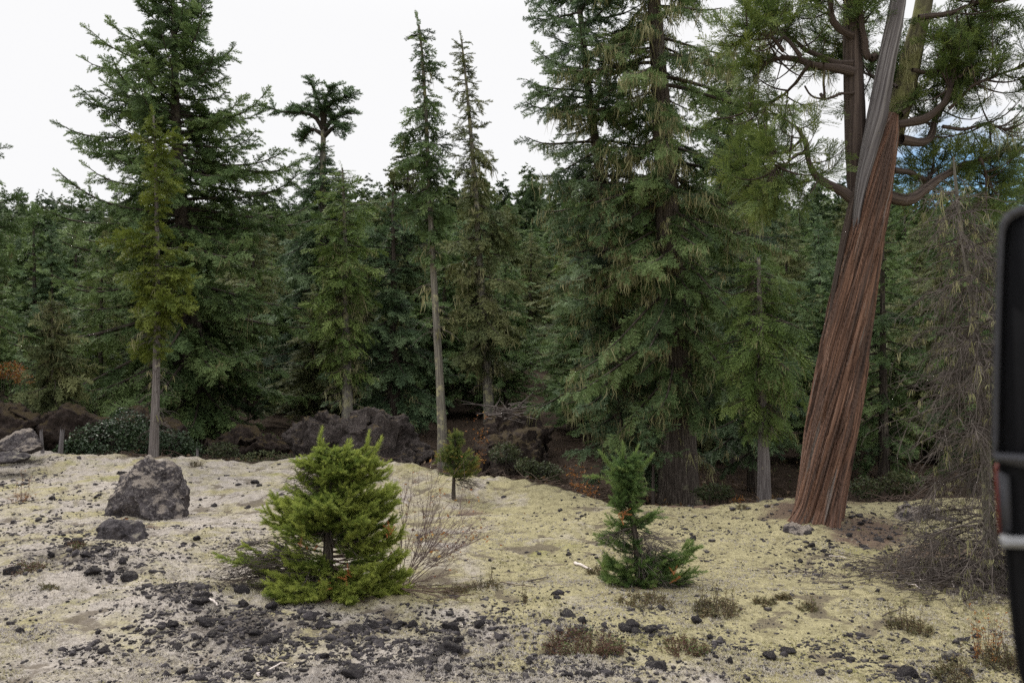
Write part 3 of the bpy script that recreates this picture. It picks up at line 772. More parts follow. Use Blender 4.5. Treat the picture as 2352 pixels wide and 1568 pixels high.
def place(lib, O, D, Up, L, tint, r, width=1.0):
    """copies of the library sprays: origins O, forward D, up Up, lengths L"""
    O = np.asarray(O, float); D = norm(np.asarray(D, float)); n = len(O)
    S = norm(np.cross(Up, D)); U = np.cross(D, S)
    which = r.integers(len(lib), size=n)
    Vs, Ts, Cs, base = [], [], [], 0
    for k, (V, sh) in enumerate(lib):
        m = np.nonzero(which == k)[0]
        if not len(m): continue
        W = (O[m][:, None] + D[m][:, None] * (V[:, 0][None, :, None] * L[m][:, None, None]) + S[m][:, None] * (V[:, 1][None, :, None] * L[m][:, None, None] * width)
             + U[m][:, None] * (V[:, 2][None, :, None] * L[m][:, None, None]))
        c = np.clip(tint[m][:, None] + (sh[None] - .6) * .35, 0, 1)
        W = W.reshape(-1, 3); Vs.append(W); Cs.append(c.ravel()); Ts.append(np.arange(len(W)).reshape(-1, 3) + base); base += len(W)
    return np.concatenate(Vs), np.concatenate(Ts), np.concatenate(Cs)

def strands(P, L, r, w=.012, k=4, spread=.06):
    w = w * .62; k = int(k * 1.8)
    """hanging lichen: bunches of tapering strips that hang from the points P"""
    n = len(P)
    l = L[:, None] * r.uniform(.35, 1.1, (n, k)); a = r.uniform(0, 6.28, (n, k)); ww = w * r.uniform(.6, 1.5, (n, k))
    b = P[:, None, :] + r.normal(0, spread, (n, k, 3)) * np.array([1, 1, .25]); s = np.stack([np.cos(a), np.sin(a), 0 * a], 2) * ww[..., None]
    m = b + np.stack([r.normal(0, .14, (n, k)) * l, r.normal(0, .14, (n, k)) * l, -l * r.uniform(.35, .6, (n, k))], 2); e = m + np.stack([r.normal(0, .16, (n, k)) * l, r.normal(0, .16, (n, k)) * l, -l * .5], 2)
    V = np.stack([b - s * .6, b + s * .6, m + s, m - s, e], 2).reshape(-1, 3)
    q = np.array([[0, 1, 2], [0, 2, 3], [3, 2, 4]]); T = (q[None] + (np.arange(n * k) * 5)[:, None, None]).reshape(-1, 3)
    c = np.repeat(np.clip(np.repeat(r.uniform(.25, .75, n), k) + r.normal(0, .12, n * k), 0, 1), 5)
    return V, T, c

def trunk_mesh(pts, rad, sides, r, rough=.11, n=60, flare=0.0):
    P = resample(np.concatenate([np.asarray(pts, float), np.asarray(rad, float)[:, None]], 1), n)
    rr = P[:, 3].copy(); h = P[:, 2] - P[0, 2]
    rr *= 1 + flare * np.exp(-h / .45)
    V, T, uv = tubes(P[None, :, :3], rr[None], sides)
    ctr = np.repeat(P[:, :3], sides, 0); d = V - ctr
    q = np.concatenate([norm(d)[:, :2] * 4, (uv[:, 2:] * 1.6)], 1)
    k = 1 + rough * fbm(q + 7 * r.random(), 4, int(r.integers(99)), .6) * 1.6
    k += flare * .5 * np.exp(-np.repeat(h, sides) / .4) * np.cos(np.arctan2(d[:, 1], d[:, 0]) * 5 + 2)
    uv = uv * np.array([1, 1, 1.0]); uv[:, :2] *= np.maximum(np.repeat(rr, sides)[:, None] * 9, .8)
    return ctr + d * k[:, None], T, uv, P

def crown(root, Vb, Tb, Vn, Tn, c, wood, leaf, name='crown'):
    """limbs and the sprays they carry, one mesh of two materials"""
    o = make(name, np.concatenate([Vn, Vb]), np.concatenate([Tn, Tb + len(Vn)]), M[leaf], root, tint=np.concatenate([c, np.full(len(Vb), .5)]))
    o.data.materials.append(M[wood])
    mi = np.zeros(len(Tn) + len(Tb), np.int32); mi[len(Tn):] = 1
    o.data.polygons.foreach_set('material_index', mi); o.data.update()
    return o

TREES = [0]
def conifer(name, label, cat, Y, trunk, width, prof, leaf, bark, lib='mid', per_m=9.0, elev=(25, -5), droop=.25, upturn=.22, spray=.75, gap=.20, lichen=0.0, lich_rows=None, lich_len=.22,
            dead=0, seed=1, group=None, asym=0.35, patch=0.0, jag=.35, base=None, sides=14, lean_out=1.0, tint=(.5, .16), dead_rows=None, twig='branch_dark', Lmin=.22, min_r=0.0, clump=0.0):
    """trunk: (x, y) of the enlarged photograph from the foot up; width: trunk width there at foot and top; prof: (y, half width) of the crown"""
    r = np.random.default_rng(seed)
    s = Y / F * K
    foot = at2(trunk[0][0], trunk[0][1], Y)
    zb = gz(foot[0], foot[1]); low = min(zb - .1, foot[2])
    root = empty(name, (foot[0], foot[1], zb), label, cat, group)
    O = np.array([foot[0], foot[1], zb])
    pts = np.array([at2(a, b, Y) for a, b in trunk]) - O
    pts[0, 2] = min(pts[0, 2], -.25)
    tt = np.linspace(0, 1, len(pts))
    hh = (pts[:, 2] - pts[0, 2]) / (pts[-1, 2] - pts[0, 2])
    rad = .5 * s * (width[0] + (width[1] - width[0]) * hh ** .85)
    V, T, uv, P = trunk_mesh(pts, rad, sides, r, flare=.25)
    make('trunk', V, T, M[bark], root, uv=uv, smooth=True)
    zs = P[:, 2]
    def on(z): return np.stack([np.interp(z, zs, P[:, k]) for k in range(3)], -1)
    def z_of(y): return np.array([at2(512 / K, q, Y)[2] - zb for q in np.atleast_1d(y)])
    pz = z_of([p[0] for p in prof]); pr = np.array([p[1] for p in prof]) * s
    o = np.argsort(pz); pz, pr = pz[o], pr[o]
    z0, z1 = pz[0], min(pz[-1], zs[-1])
    nb = int((z1 - z0) * per_m)
    z = z0 + (z1 - z0) * (np.arange(nb) + r.uniform(-.5, .5, nb)) / nb
    az = (np.arange(nb) * 2.39996 + r.uniform(-.8, .8, nb)) % (2 * np.pi)
    rel = (z - z0) / (z1 - z0)
    L = np.interp(z, pz, pr)
    L *= 1 + asym * vnoise(np.stack([np.cos(az) * 1.2, np.sin(az) * 1.2, z * .55], 1), seed) - .05
    L *= 1 + jag * r.normal(size=nb).clip(-1.4, 1.3) * .6
    if patch: L *= np.where(vnoise(np.stack([np.cos(az) * 1.1, np.sin(az) * 1.1, z * 1.3], 1), seed + 4) > -1 + 2 * patch * .75, 1, .25)
    L *= np.where(r.random(nb) < .28, r.uniform(.25, .6, nb), 1.0)
    L = np.maximum(L, Lmin)
    e0 = np.radians(elev[1] + (elev[0] - elev[1]) * rel ** 1.2 + r.normal(0, 7, nb))
    m = 9; q = np.linspace(0, 1, m)
    out = np.cos(e0)[:, None] * L[:, None] * (q - .10 * q ** 3)
    up = np.sin(e0)[:, None] * L[:, None] * q - droop * L[:, None] * q ** 1.6 + upturn * L[:, None] * q ** 3.2
    wob = (r.normal(0, .10, nb))[:, None] * L[:, None] * q ** 2
    c, sn = np.cos(az)[:, None], np.sin(az)[:, None]
    B = np.stack([out * c - wob * sn, out * sn + wob * c, up], 2) + on(z)[:, None, :]
    Vb, Tb, _ = tubes(B, np.maximum(.007 + .011 * L[:, None], .008) * (1 - .85 * q)[None] + .003, 4)
    # sprays along every branch
    bag_O, bag_D, bag_U, bag_L, bag_t, hang_P = [], [], [], [], [], []
    tang = norm(np.gradient(B, axis=1))
    tb = tint[0] + tint[1] * r.normal(size=nb)
    cl = 1 + clump * vnoise(np.stack([np.cos(az) * 1.5, np.sin(az) * 1.5, z * 1.6], 1), seed + 6)
    for k in range(nb):
        n = max(3, int(L[k] / gap * 1.0 * max(cl[k], .3)) + 2)
        t = np.clip(.16 + .84 * (np.arange(n) + r.uniform(.1, .9, n)) / n, 0, 1) if L[k] > .7 else np.linspace(.15, 1, n)
        pos = np.stack([np.interp(t, q, B[k, :, a]) for a in range(3)], 1); tg = np.stack([np.interp(t, q, tang[k, :, a]) for a in range(3)], 1)
        sd = np.where(np.arange(n) % 2, 1, -1) * np.radians(r.uniform(25, 62, n)) * (t < .97)
        cs, ss = np.cos(sd), np.sin(sd)
        d = np.stack([tg[:, 0] * cs - tg[:, 1] * ss, tg[:, 0] * ss + tg[:, 1] * cs, tg[:, 2] - .18 + r.normal(0, .28, n) - .5 * (r.random(n) < .22)], 1)
        l = np.clip(spray * np.minimum(1.0, .30 + .75 * L[k]) * (1.05 - .55 * t) * r.uniform(.7, 1.25, n), .14, None)
        bag_O.append(pos); bag_D.append(d); bag_L.append(l); bag_t.append(np.clip(tb[k] + .10 * r.normal(size=n), 0, 1))
        bag_U.append(np.stack([r.normal(0, .45, n), r.normal(0, .45, n), np.ones(n)], 1))
        hang_P.append(np.concatenate([pos, pos + d * (l * .6)[:, None]]))
    lead = np.array([P[-1, :3] - [0, 0, .1]]); 
    bag_O.append(lead); bag_D.append(np.array([[0, 0, 1.0]])); bag_U.append(np.array([[1.0, 0, .1]])); bag_L.append(np.array([min(.5, .5 * spray)])); bag_t.append(np.array([.5]))
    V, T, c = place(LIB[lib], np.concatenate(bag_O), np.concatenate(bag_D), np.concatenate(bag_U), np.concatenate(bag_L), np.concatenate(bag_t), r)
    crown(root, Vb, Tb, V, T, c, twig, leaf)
    TREES[0] += len(T)
    if lichen > 0:
        H = np.concatenate(hang_P)
        if lich_rows: 
            za, zc = z_of(lich_rows[1])[0], z_of(lich_rows[0])[0]
            H = H[(H[:, 2] > za) & (H[:, 2] < zc)]
        cl2 = fbm(H * 1.1, 3, seed + 2)
        H = H[(r.random(len(H)) < lichen * np.clip(.5 + 1.6 * cl2, 0, 1.3))]
        if len(H):
            V, T, c = strands(H, lich_len * r.lognormal(-.25, .5, len(H)), r, w=.012 if Y > 20 else .008, k=5)
            make('lichen_clumps', V, T, M['lichen'], root, tint=c)
    if dead:
        da = z_of(dead_rows or [trunk[0][1] - 40, prof[-1][0] if prof[-1][0] > prof[0][0] else prof[0][0]])
        zd = r.uniform(min(da), max(da), dead); a = r.uniform(0, 6.28, dead); ld = r.uniform(.25, 1.0, dead) * (pr.max() * .5)
        qq = np.linspace(0, 1, 6)
        D = on(zd)[:, None, :] + np.stack([np.cos(a)[:, None] * ld[:, None] * qq, np.sin(a)[:, None] * ld[:, None] * qq, ld[:, None] * (-.05 * qq - .35 * qq ** 2 + r.normal(0, .12, (dead, 1)) * qq)], 2) + r.normal(0, .018, (dead, 6, 3))
        R0 = (.006 + .007 * ld)[:, None] * (1 - .8 * qq)
        V, T, uv = tubes(D, R0, 4); bg = Bag(); bg.add(V, T)
        kk = r.integers(1, 6, dead * 4); src = np.tile(np.arange(dead), 4); p0 = D[src, kk]; a2 = a[src] + r.uniform(-1.1, 1.1, dead * 4); l2 = r.uniform(.1, .4, dead * 4)
        D2 = p0[:, None, :] + np.stack([np.cos(a2)[:, None] * l2[:, None] * qq, np.sin(a2)[:, None] * l2[:, None] * qq, l2[:, None] * (-.5 * qq ** 2 + r.normal(0, .2, (dead * 4, 1)) * qq)], 2)
        V, T, uv = tubes(D2, np.full((dead * 4, 6), .004) * (1 - .6 * qq), 3); bg.add(V, T)
        bg.build('dead_twigs', M['twig'], root)
        if lichen > 0:
            pp = np.concatenate([D[:, 2:].reshape(-1, 3), D2[:, 2:4].reshape(-1, 3)]); pp = pp[r.random(len(pp)) < min(.6, lichen)]
            V, T, c = strands(pp, .22 * r.lognormal(-.2, .4, len(pp)), r, w=.012, k=3, spread=.02)
            make('lichen_clumps', V, T, M['lichen'], root, tint=c)
    return root

# ------------------------------------------------------------------ the trees one can tell apart
conifer('fir_tree', 'tall dark fir at left with upswept bare tipped branches against the sky', 'tree', 23.5,
        [(462, 1000), (455, 900), (440, 750), (424, 600), (412, 400), (402, 250), (400, 100), (394, -80)], (62, 5),
        [(-75, 8), (0, 55), (60, 92), (130, 128), (190, 172), (260, 220), (340, 272), (420, 285), (520, 270), (640, 290), (760, 300), (860, 270), (930, 200), (960, 120)],
        'fir', 'bark_dark', 'mid', per_m=24, elev=(26, -20), droop=.26, upturn=.30, spray=.60, gap=.145, lichen=.12, lich_rows=(560, 1000), dead=40, seed=3, asym=.42, jag=.55, clump=.5)
conifer('yew_tree', 'slender yellow green yew on a grey trunk in front of the tall dark fir', 'tree', 16.8,
        [(352, 1058), (358, 900), (362, 700), (360, 500), (357, 350), (352, 265)], (22, 5),
        [(262, 10), (290, 34), (330, 48), (420, 64), (465, 70), (482, 26), (510, 18), (528, 40), (545, 84), (600, 88), (628, 92), (644, 30), (660, 50), (690, 84), (722, 66), (738, 14), (766, 16), (778, 48), (800, 44), (815, 10)],
        'yew', 'bark_grey', 'fine', per_m=30, elev=(14, -8), droop=.10, upturn=.12, spray=.62, gap=.09, lichen=.05, lich_rows=(560, 840), dead=34, seed=5, patch=.60, dead_rows=(740, 990), asym=.5, twig='branch_dark', Lmin=.06, lich_len=.25, clump=.6)
conifer('fir_tree', 'dark fir cut by the left edge of the photo', 'tree', 21.0,
        [(-95, 990), (-100, 700), (-105, 400), (-108, 250)], (46, 6), [(250, 20), (320, 120), (440, 140), (560, 120), (700, 130), (860, 120), (940, 70)],
        'fir', 'bark_dark', 'mid', per_m=9, elev=(20, -10), seed=7, jag=.5, upturn=.3, lichen=.05)
conifer('hemlock_tree', 'small brownish hemlock hung with lichen right of the left edge', 'tree', 20.0,
        [(125, 1000), (122, 800), (118, 690)], (16, 3), [(692, 14), (740, 50), (810, 75), (880, 90), (940, 85), (975, 50)],
        'hemlock', 'bark_lichen', 'mid', per_m=34, elev=(15, -20), seed=8, lichen=.22, spray=.6, gap=.14, droop=.35, tint=(.45, .18))
conifer('fir_tree', 'open spired fir standing behind at the far left', 'tree', 34.0,
        [(82, 960), (80, 700), (76, 480)], (20, 3), [(482, 5), (520, 22), (580, 42), (660, 55), (760, 60), (900, 70)],
        'fir', 'bark_dark', 'low', per_m=9, elev=(20, -10), seed=9, upturn=.3)
conifer('fir_tree', 'flat topped old fir with a table shaped crown above the skyline', 'tree', 30.0,
        [(735, 985), (738, 700), (740, 500), (741, 380), (743, 300), (742, 262)], (32, 11),
        [(330, 18), (380, 34), (440, 62), (520, 90), (640, 105), (760, 120), (900, 110), (960, 80)],
        'blue_fir', 'bark_lichen', 'mid', per_m=20, elev=(10, -15), seed=11, lichen=.08, spray=.8, droop=.3)
conifer('cedar_tree', 'bright green cedar with a lichen hung dark trunk left of the pale pole tree', 'tree', 22.5,
        [(800, 945), (796, 800), (793, 600), (790, 450), (786, 385)], (30, 4),
        [(388, 10), (430, 52), (500, 75), (580, 85), (660, 92), (740, 88), (820, 62), (870, 30)],
        'light_green', 'bark_lichen', 'cedar_mid', per_m=27, elev=(20, -15), seed=13, lichen=.16, lich_rows=(560, 930), dead=40, dead_rows=(640, 930), spray=.55, gap=.15, droop=.3, upturn=.15, jag=.3)
conifer('fir_tree', 'dense dark fir between the bright cedar and the pale pole tree', 'tree', 24.0,
        [(905, 990), (905, 700), (902, 440)], (34, 4), [(445, 8), (500, 50), (580, 80), (680, 105), (800, 125), (900, 130), (960, 100)],
        'blue_fir', 'bark_dark', 'mid', per_m=19, elev=(18, -18), seed=15, spray=.58, gap=.14, droop=.3, tint=(.42, .14), lichen=.02)
conifer('pole_tree', 'pale thin lichened trunk with a sparse narrow crown in the middle', 'tree', 15.6,
        [(1019, 1098), (1014, 950), (1008, 830), (1000, 700), (992, 570), (986, 430), (978, 250), (970, 120), (962, 58)], (25, 5),
        [(60, 6), (110, 26), (170, 38), (230, 36), (300, 42), (370, 46), (430, 40), (500, 44), (560, 44), (590, 40)],
        'fir', 'bark_lichen', 'mid', per_m=19, elev=(10, -20), seed=17, lichen=.10, lich_rows=(150, 640), dead=14, dead_rows=(540, 800), spray=.72, gap=.09, droop=.30, upturn=.18, jag=.75, patch=.60, Lmin=.10, lich_len=.24, clump=.6, twig='branch_dark', tint=(.35, .15))
conifer('spruce_tree', 'slim open spire with drooping twigs just right of the pale pole tree', 'tree', 24.0,
        [(1128, 945), (1115, 800), (1103, 620), (1090, 400), (1072, 200), (1060, 90)], (27, 4),
        [(92, 6), (140, 22), (220, 32), (300, 36), (380, 50), (460, 70), (560, 90), (660, 95), (760, 80), (860, 50)],
        'hemlock', 'bark_lichen', 'mid', per_m=17, elev=(12, -16), seed=19, lichen=.17, lich_rows=(330, 900), dead=50, dead_rows=(520, 900), spray=.66, gap=.15, droop=.3, upturn=.25, jag=.6, tint=(.46, .16), lich_len=.32, patch=.5)
conifer('fir_tree', 'thin half bare fir top behind the pale pole tree', 'tree', 31.0,
        [(945, 960), (940, 600), (936, 330)], (20, 3), [(335, 5), (370, 34), (420, 52), (480, 55), (560, 60), (700, 75), (860, 80)],
        'hemlock', 'bark_dark', 'low', per_m=14, elev=(25, -10), seed=21, jag=.6, upturn=.2, lichen=.05, tint=(.35, .15))
conifer('fir_tree', 'broad blue green fir with shelves of branches left of the big double trunk', 'tree', 15.5,
        [(1440, 1100), (1422, 900), (1400, 600), (1378, 400), (1350, 200), (1335, 60), (1318, -160)], (46, 8),
        [(-150, 10), (-60, 76), (0, 112), (60, 150), (110, 180), (180, 155), (250, 198), (330, 205), (420, 200), (520, 190), (620, 195), (720, 200), (820, 220), (920, 205), (1000, 170), (1060, 90)],
        'blue_fir', 'bark_dark', 'fine', per_m=21, elev=(12, -14), seed=23, lichen=.75, lich_rows=(330, 1080), dead=50, spray=.44, gap=.115, droop=.30, upturn=.24, jag=.45, asym=.4, lich_len=.22, dead_rows=(300, 1000), clump=.5)
conifer('fir_tree', 'big old fir with a massive dark lichen streaked trunk right of the middle', 'tree', 14.6,
        [(1560, 1150), (1556, 1000), (1548, 800), (1538, 600), (1528, 400), (1515, 200), (1502, 0), (1492, -170)], (92, 22),
        [(-160, 60), (0, 150), (80, 190), (170, 205), (260, 205), (350, 215), (430, 230), (520, 235), (620, 240), (720, 235), (800, 220), (870, 170), (920, 70)],
        'fir', 'bark_dark', 'fine', per_m=21, elev=(5, -24), seed=25, lichen=.95, lich_rows=(-20, 1120), dead=60, spray=.44, gap=.115, droop=.36, upturn=.22, jag=.45, asym=.35, lich_len=.24, dead_rows=(300, 1050), sides=24, clump=.5)
conifer('fir_tree', 'shaded dark fir between the big old fir and the leaning cedar', 'tree', 16.5,
        [(1735, 1110), (1730, 800), (1712, 350)], (36, 4), [(355, 20), (400, 60), (480, 95), (580, 120), (700, 140), (820, 150), (940, 150), (1040, 110)],
        'blue_fir', 'bark_dark', 'fine', per_m=16, elev=(15, -18), seed=27, spray=.46, gap=.12, lichen=.10, droop=.3, tint=(.40, .15))
conifer('fir_tree', 'tall drooping lichened fir rising behind the shaded dark fir', 'tree', 19.0,
        [(1700, 1110), (1692, 800), (1682, 400), (1674, 200), (1670, 105)], (44, 6), [(110, 10), (150, 50), (200, 80), (250, 110), (300, 140), (420, 150), (560, 160), (760, 160), (900, 130), (980, 70)],
        'fir', 'bark_dark', 'mid', per_m=17, elev=(8, -24), seed=28, spray=.52, gap=.14, lichen=.6, lich_rows=(100, 900), droop=.4, upturn=.2, jag=.45, dead=30, dead_rows=(100, 900), tint=(.46, .16), clump=.5)
conifer('cedar_tree', 'yellow green cedar with a pale grey lower trunk left of the leaning cedar', 'tree', 13.0,
        [(1756, 1155), (1754, 1060), (1752, 960), (1750, 850), (1745, 700), (1742, 590)], (36, 8),
        [(595, 12), (650, 62), (720, 92), (800, 100), (880, 86), (950, 55), (980, 30)],
        'light_green', 'bark_grey', 'cedar', per_m=34, elev=(12, -22), seed=29, lichen=.12, lich_rows=(780, 1060), dead=26, dead_rows=(800, 980), spray=.60, gap=.11, droop=.34, upturn=.15, lich_len=.30, patch=.2, tint=(.42, .17))
conifer('sapling_fir', 'small blue green fir bough rising in front of the massive trunk', 'tree', 13.6,
        [(1500, 1120), (1500, 1040), (1498, 930)], (9, 3), [(935, 20), (960, 48), (1000, 60), (1040, 52), (1065, 36)],
        'blue_fir', 'bark_dark', 'fine', per_m=40, elev=(20, -5), seed=31, spray=.34, gap=.085, droop=.1, tint=(.62, .12), Lmin=.1)
conifer('fir_tree', 'straight dark fir behind the leaning cedar on its right', 'tree', 17.5,
        [(2030, 1110), (2028, 800), (2026, 440)], (26, 4), [(446, 8), (500, 40), (600, 75), (720, 105), (850, 120), (960, 130), (1060, 110)],
        'fir', 'bark_dark', 'fine', per_m=17, elev=(15, -18), seed=33, spray=.46, gap=.12, lichen=.07, droop=.3, tint=(.45, .16))
conifer('hemlock_tree', 'green lichen hung hemlock behind the grey snag at right', 'tree', 14.5,
        [(2235, 1120), (2225, 800), (2205, 560), (2192, 380)], (24, 5), [(385, 14), (440, 50), (540, 80), (660, 110), (800, 120), (950, 120), (1060, 90)],
        'fir', 'bark_lichen', 'fine', per_m=18, elev=(8, -20), seed=35, spray=.55, gap=.17, lichen=.15, droop=.35, dead=20, dead_rows=(450, 1050), tint=(.30, .16))
conifer('fir_tree', 'dark fir at the right edge above the vehicle mirror', 'tree', 19.0,
        [(2380, 1100), (2370, 700), (2362, 230)], (26, 4), [(240, 12), (300, 50), (400, 80), (520, 110), (700, 130), (900, 150), (1040, 120)],
        'blue_fir', 'bark_dark', 'mid', per_m=9, elev=(15, -15), seed=37, spray=.7, gap=.2, lichen=.05)

# the table shaped head of the flat topped fir
def flat_head():
    Y = 30.0; r = np.random.default_rng(12)
    root = [o for o in COL.objects if o.get('label', '').startswith('flat topped')][0]
    O = np.array(root.location)
    limbs = [[(743, 300), (728, 268), (700, 262), (660, 268), (628, 256)], [(742, 300), (735, 260), (712, 232), (690, 226), (672, 232)], [(743, 290), (742, 250), (728, 215), (722, 198)],
             [(744, 290), (752, 255), (775, 238), (810, 236)], [(744, 300), (768, 272), (800, 262), (814, 268)], [(744, 285), (748, 250), (760, 220), (778, 212)], [(743, 310), (715, 290), (700, 300), (690, 318)], [(745, 312), (775, 296), (798, 300), (806, 312)]]
    P = []
    for k, l in enumerate(limbs):
        pts = resample([at2(a, b, Y) - O for a, b in l], 10); pts[:, 1] += np.linspace(0, 1, 10) * r.uniform(-1.2, 1.2); P.append(pts)
    P = np.array(P)
    V, T, uv = tubes(P, np.linspace(.085, .02, 10)[None].repeat(len(P), 0), 6); make('limbs', V, T, M['branch_dark'], root, uv=uv, smooth=True)
    o, d, l = [], [], []
    for p in P:
        tg = norm(np.gradient(p, axis=0))
        for _ in range(36):
            i = r.integers(3, 10); a = r.normal(0, 1, 3) * .8 + tg[i]; a[2] = abs(a[2]) * .5 + .05 if r.random() < .75 else -.4
            o.append(p[i]); d.append(a); l.append(r.uniform(.28, .50))
    o, d, l = np.array(o), np.array(d), np.array(l)
    V, T, c = place(LIB['mid'], o, d, np.tile([0, 0, 1.0], (len(o), 1)) + r.normal(0, .3, (len(o), 3)), l, r.uniform(.3, .6, len(o)), r)
    make('crown', V, T, M['blue_fir'], root, tint=c)
flat_head()

# ------------------------------------------------------------------ the forest behind: a few kinds, copied with their parts
SKY = (np.array([-100, 0, 150, 280, 430, 560, 650, 760, 870, 960, 1130]), np.array([226, 224, 206, 204, 206, 190, 184, 184, 194, 196, 196]))
def proto(kind, h, rad, leaf, seed, lib='low', nb=64, bark='bark_dark', droop=.25):
    r = np.random.default_rng(seed)
    P = np.stack([r.normal(0, .02, 12).cumsum(), r.normal(0, .02, 12).cumsum(), np.linspace(-.3, h, 12)], 1)
    V, T, uv = tubes(P[None], np.linspace(.018 * h + .02, .012, 12)[None], 7)
    tr = make('trunk', V, T, M[bark], uv=uv, smooth=True)
    z = h * (.10 + .89 * (np.arange(nb) / nb) ** .9); az = np.arange(nb) * 2.4 + r.uniform(-.5, .5, nb)
    L = rad * (1 - z / h) ** .7 * r.uniform(.45, 1.2, nb) + .12; L *= np.minimum(1, .55 + z / h * 2.2) * (1 + .45 * vnoise(np.stack([np.cos(az), np.sin(az), z * .5], 1), seed))
    O, D, U, S, t = [], [], [], [], []
    for k in range(nb):
        n = max(3, int(L[k] / .17)); q = (np.arange(n) + .7) / n
        e = .25 * z[k] / h - .12
        b = np.stack([np.cos(az[k]) * L[k] * q, np.sin(az[k]) * L[k] * q, L[k] * (e * q - droop * q ** 2 + .15 * q ** 4) + z[k]], 1)
        sd = np.where(np.arange(n) % 2, 1, -1) * r.uniform(.35, 1.0, n) * (q < .95)
        O.append(b); D.append(np.stack([np.cos(az[k] + sd), np.sin(az[k] + sd), -.2 + r.normal(0, .3, n)], 1)); U.append(np.stack([r.normal(0, .45, n), r.normal(0, .45, n), np.ones(n)], 1))
        S.append((.36 + .26 * L[k] / rad) * r.uniform(.7, 1.3, n) * (1.1 - .4 * q)); t.append(np.clip(.48 + .12 * r.normal() + .1 * r.normal(size=n), 0, 1))
    O.append(np.array([[0, 0, h - .15]])); D.append(np.array([[0, 0, 1.0]])); U.append(np.array([[1.0, 0, 0]])); S.append(np.array([.5])); t.append(np.array([.5]))
    V, T, c = place(LIB[lib], np.concatenate(O), np.concatenate(D), np.concatenate(U), np.concatenate(S), np.concatenate(t), r, 1.15)
    cr = make('crown', V, T, M[leaf], tint=c)
    out = [tr.data, cr.data]
    if leaf in ('hemlock', 'fir'):
        A = np.concatenate(O); A = A[r.random(len(A)) < .28]
        V, T, c = strands(A, .35 * r.lognormal(-.2, .4, len(A)), r, w=.018, k=3); li = make('lichen_clumps', V, T, M['lichen'], tint=c); out.append(li.data); bpy.data.objects.remove(li)
    bpy.data.objects.remove(tr); bpy.data.objects.remove(cr)
    return (kind, h, out)
PROTO = [proto('fir_tree', 9.0, 2.5, 'fir', 401, 'mid', 118), proto('fir_tree', 9.0, 2.1, 'blue_fir', 402, 'mid', 118), proto('hemlock_tree', 9.0, 2.3, 'hemlock', 403, 'mid', 110, droop=.45), proto('cedar_tree', 9.0, 1.9, 'light_green', 404, 'cedar_mid', 110, droop=.4), proto('fir_tree', 9.0, 2.9, 'fir', 405, 'mid', 120, droop=.35)]
def filler(px, Y, top, k, r, wide=1.0, label=None, group=None):
    x = (px - 512) / F * Y; zb = float(ground_z(x, Y)[0])
    h = (HOR - top) / F * Y + CH - zb
    if h < 2.0: return False
    kind, h0, parts = PROTO[k]
    o = empty(kind, (x, Y, zb), label, 'tree', group)
    s = h / h0
    o.scale = (s ** .75 * wide, s ** .75 * wide, s); o.rotation_euler = (0, 0, r.uniform(0, 6.28))
    for me in parts:
        c = bpy.data.objects.new(me.name.split('.')[0], me); COL.objects.link(c); c.parent = o
    return True
KIND_LAB = ['dark green fir', 'blue green fir', 'olive lichen hung hemlock', 'bright green cedar', 'mid green broad fir']
def fill_forest():
    r = np.random.default_rng(55)
    bands = [(18.5, 24, 560, 1060, 15, 50, 170), (24, 32, -60, 1080, 36, 20, 150), (32, 46, -80, 1100, 54, 4, 110), (46, 70, -100, 1120, 64, 0, 70), (70, 105, -100, 1120, 70, 0, 44)]
    for b, (ya, yb, xa, xb, n, ta, tb) in enumerate(bands):
        for i in range(n):
            px = xa + (xb - xa) * (i + r.uniform(-.1, 1.1)) / n; Y = r.uniform(ya, yb)
            top = np.interp(px, *SKY) + ta + (tb - ta) * r.random() ** 1.2
            k = int(r.choice(5, p=[.28, .24, .22, .10, .16]))
            where = ['in the shade behind the big old fir', 'in the front rows of the forest', 'in the middle rows of the forest', 'halfway up the wooded hill', 'high on the wooded hill'][b]
            lab = KIND_LAB[k] + ' standing ' + where
            filler(px, Y, top, k, r, r.uniform(.75, 1.3), lab, lab.replace(' standing', 's standing'))
fill_forest()

def far_wood():
    """the wood on the far hillside, one mass"""
    r = np.random.default_rng(91); bag = []
    n = 1500
    Y = 100 + 130 * r.random(n) ** .8; px = r.uniform(-140, 1160, n); x = (px - 512) / F * Y
    z = ground_z(x, Y)
    h = r.uniform(5.5, 12.5, n)
    nb = 30
    t = ((np.arange(nb) + .5) / nb)[None] ** .9
    az = np.arange(nb)[None] * 2.4 + r.uniform(0, 6.28, (n, 1)) + r.uniform(-.5, .5, (n, nb))
    L = (h[:, None] * r.uniform(.17, .30, (n, 1))) * (1 - t) ** .7 * r.uniform(.55, 1.25, (n, nb)) + .25
    zz = h[:, None] * (.06 + .94 * t) + r.uniform(-.2, .2, (n, nb))
    C = np.stack([x[:, None] + 0 * az, Y[:, None] + 0 * az, z[:, None] + zz], 2).reshape(-1, 3)
    d = np.stack([np.cos(az), np.sin(az), r.normal(-.18, .2, (n, nb))], 2).reshape(-1, 3)
    tint = np.clip(np.repeat(r.uniform(.2, .62, n), nb) + r.normal(0, .1, n * nb), 0, 1)
    V, T, c = place(LIB['tiny'], C, d, np.tile([0, 0, 1.0], (len(C), 1)) + r.normal(0, .4, (len(C), 3)), L.ravel(), tint, r, 1.3)
    top = np.zeros((0, 3))
    o = make('far_wood', np.concatenate([V, top]), T, M['far'], tint=c); o['kind'] = 'stuff'; tag(o, 'dense conifer wood covering the far hillside', 'wood')
far_wood()
print('hero tree triangles', TREES[0])

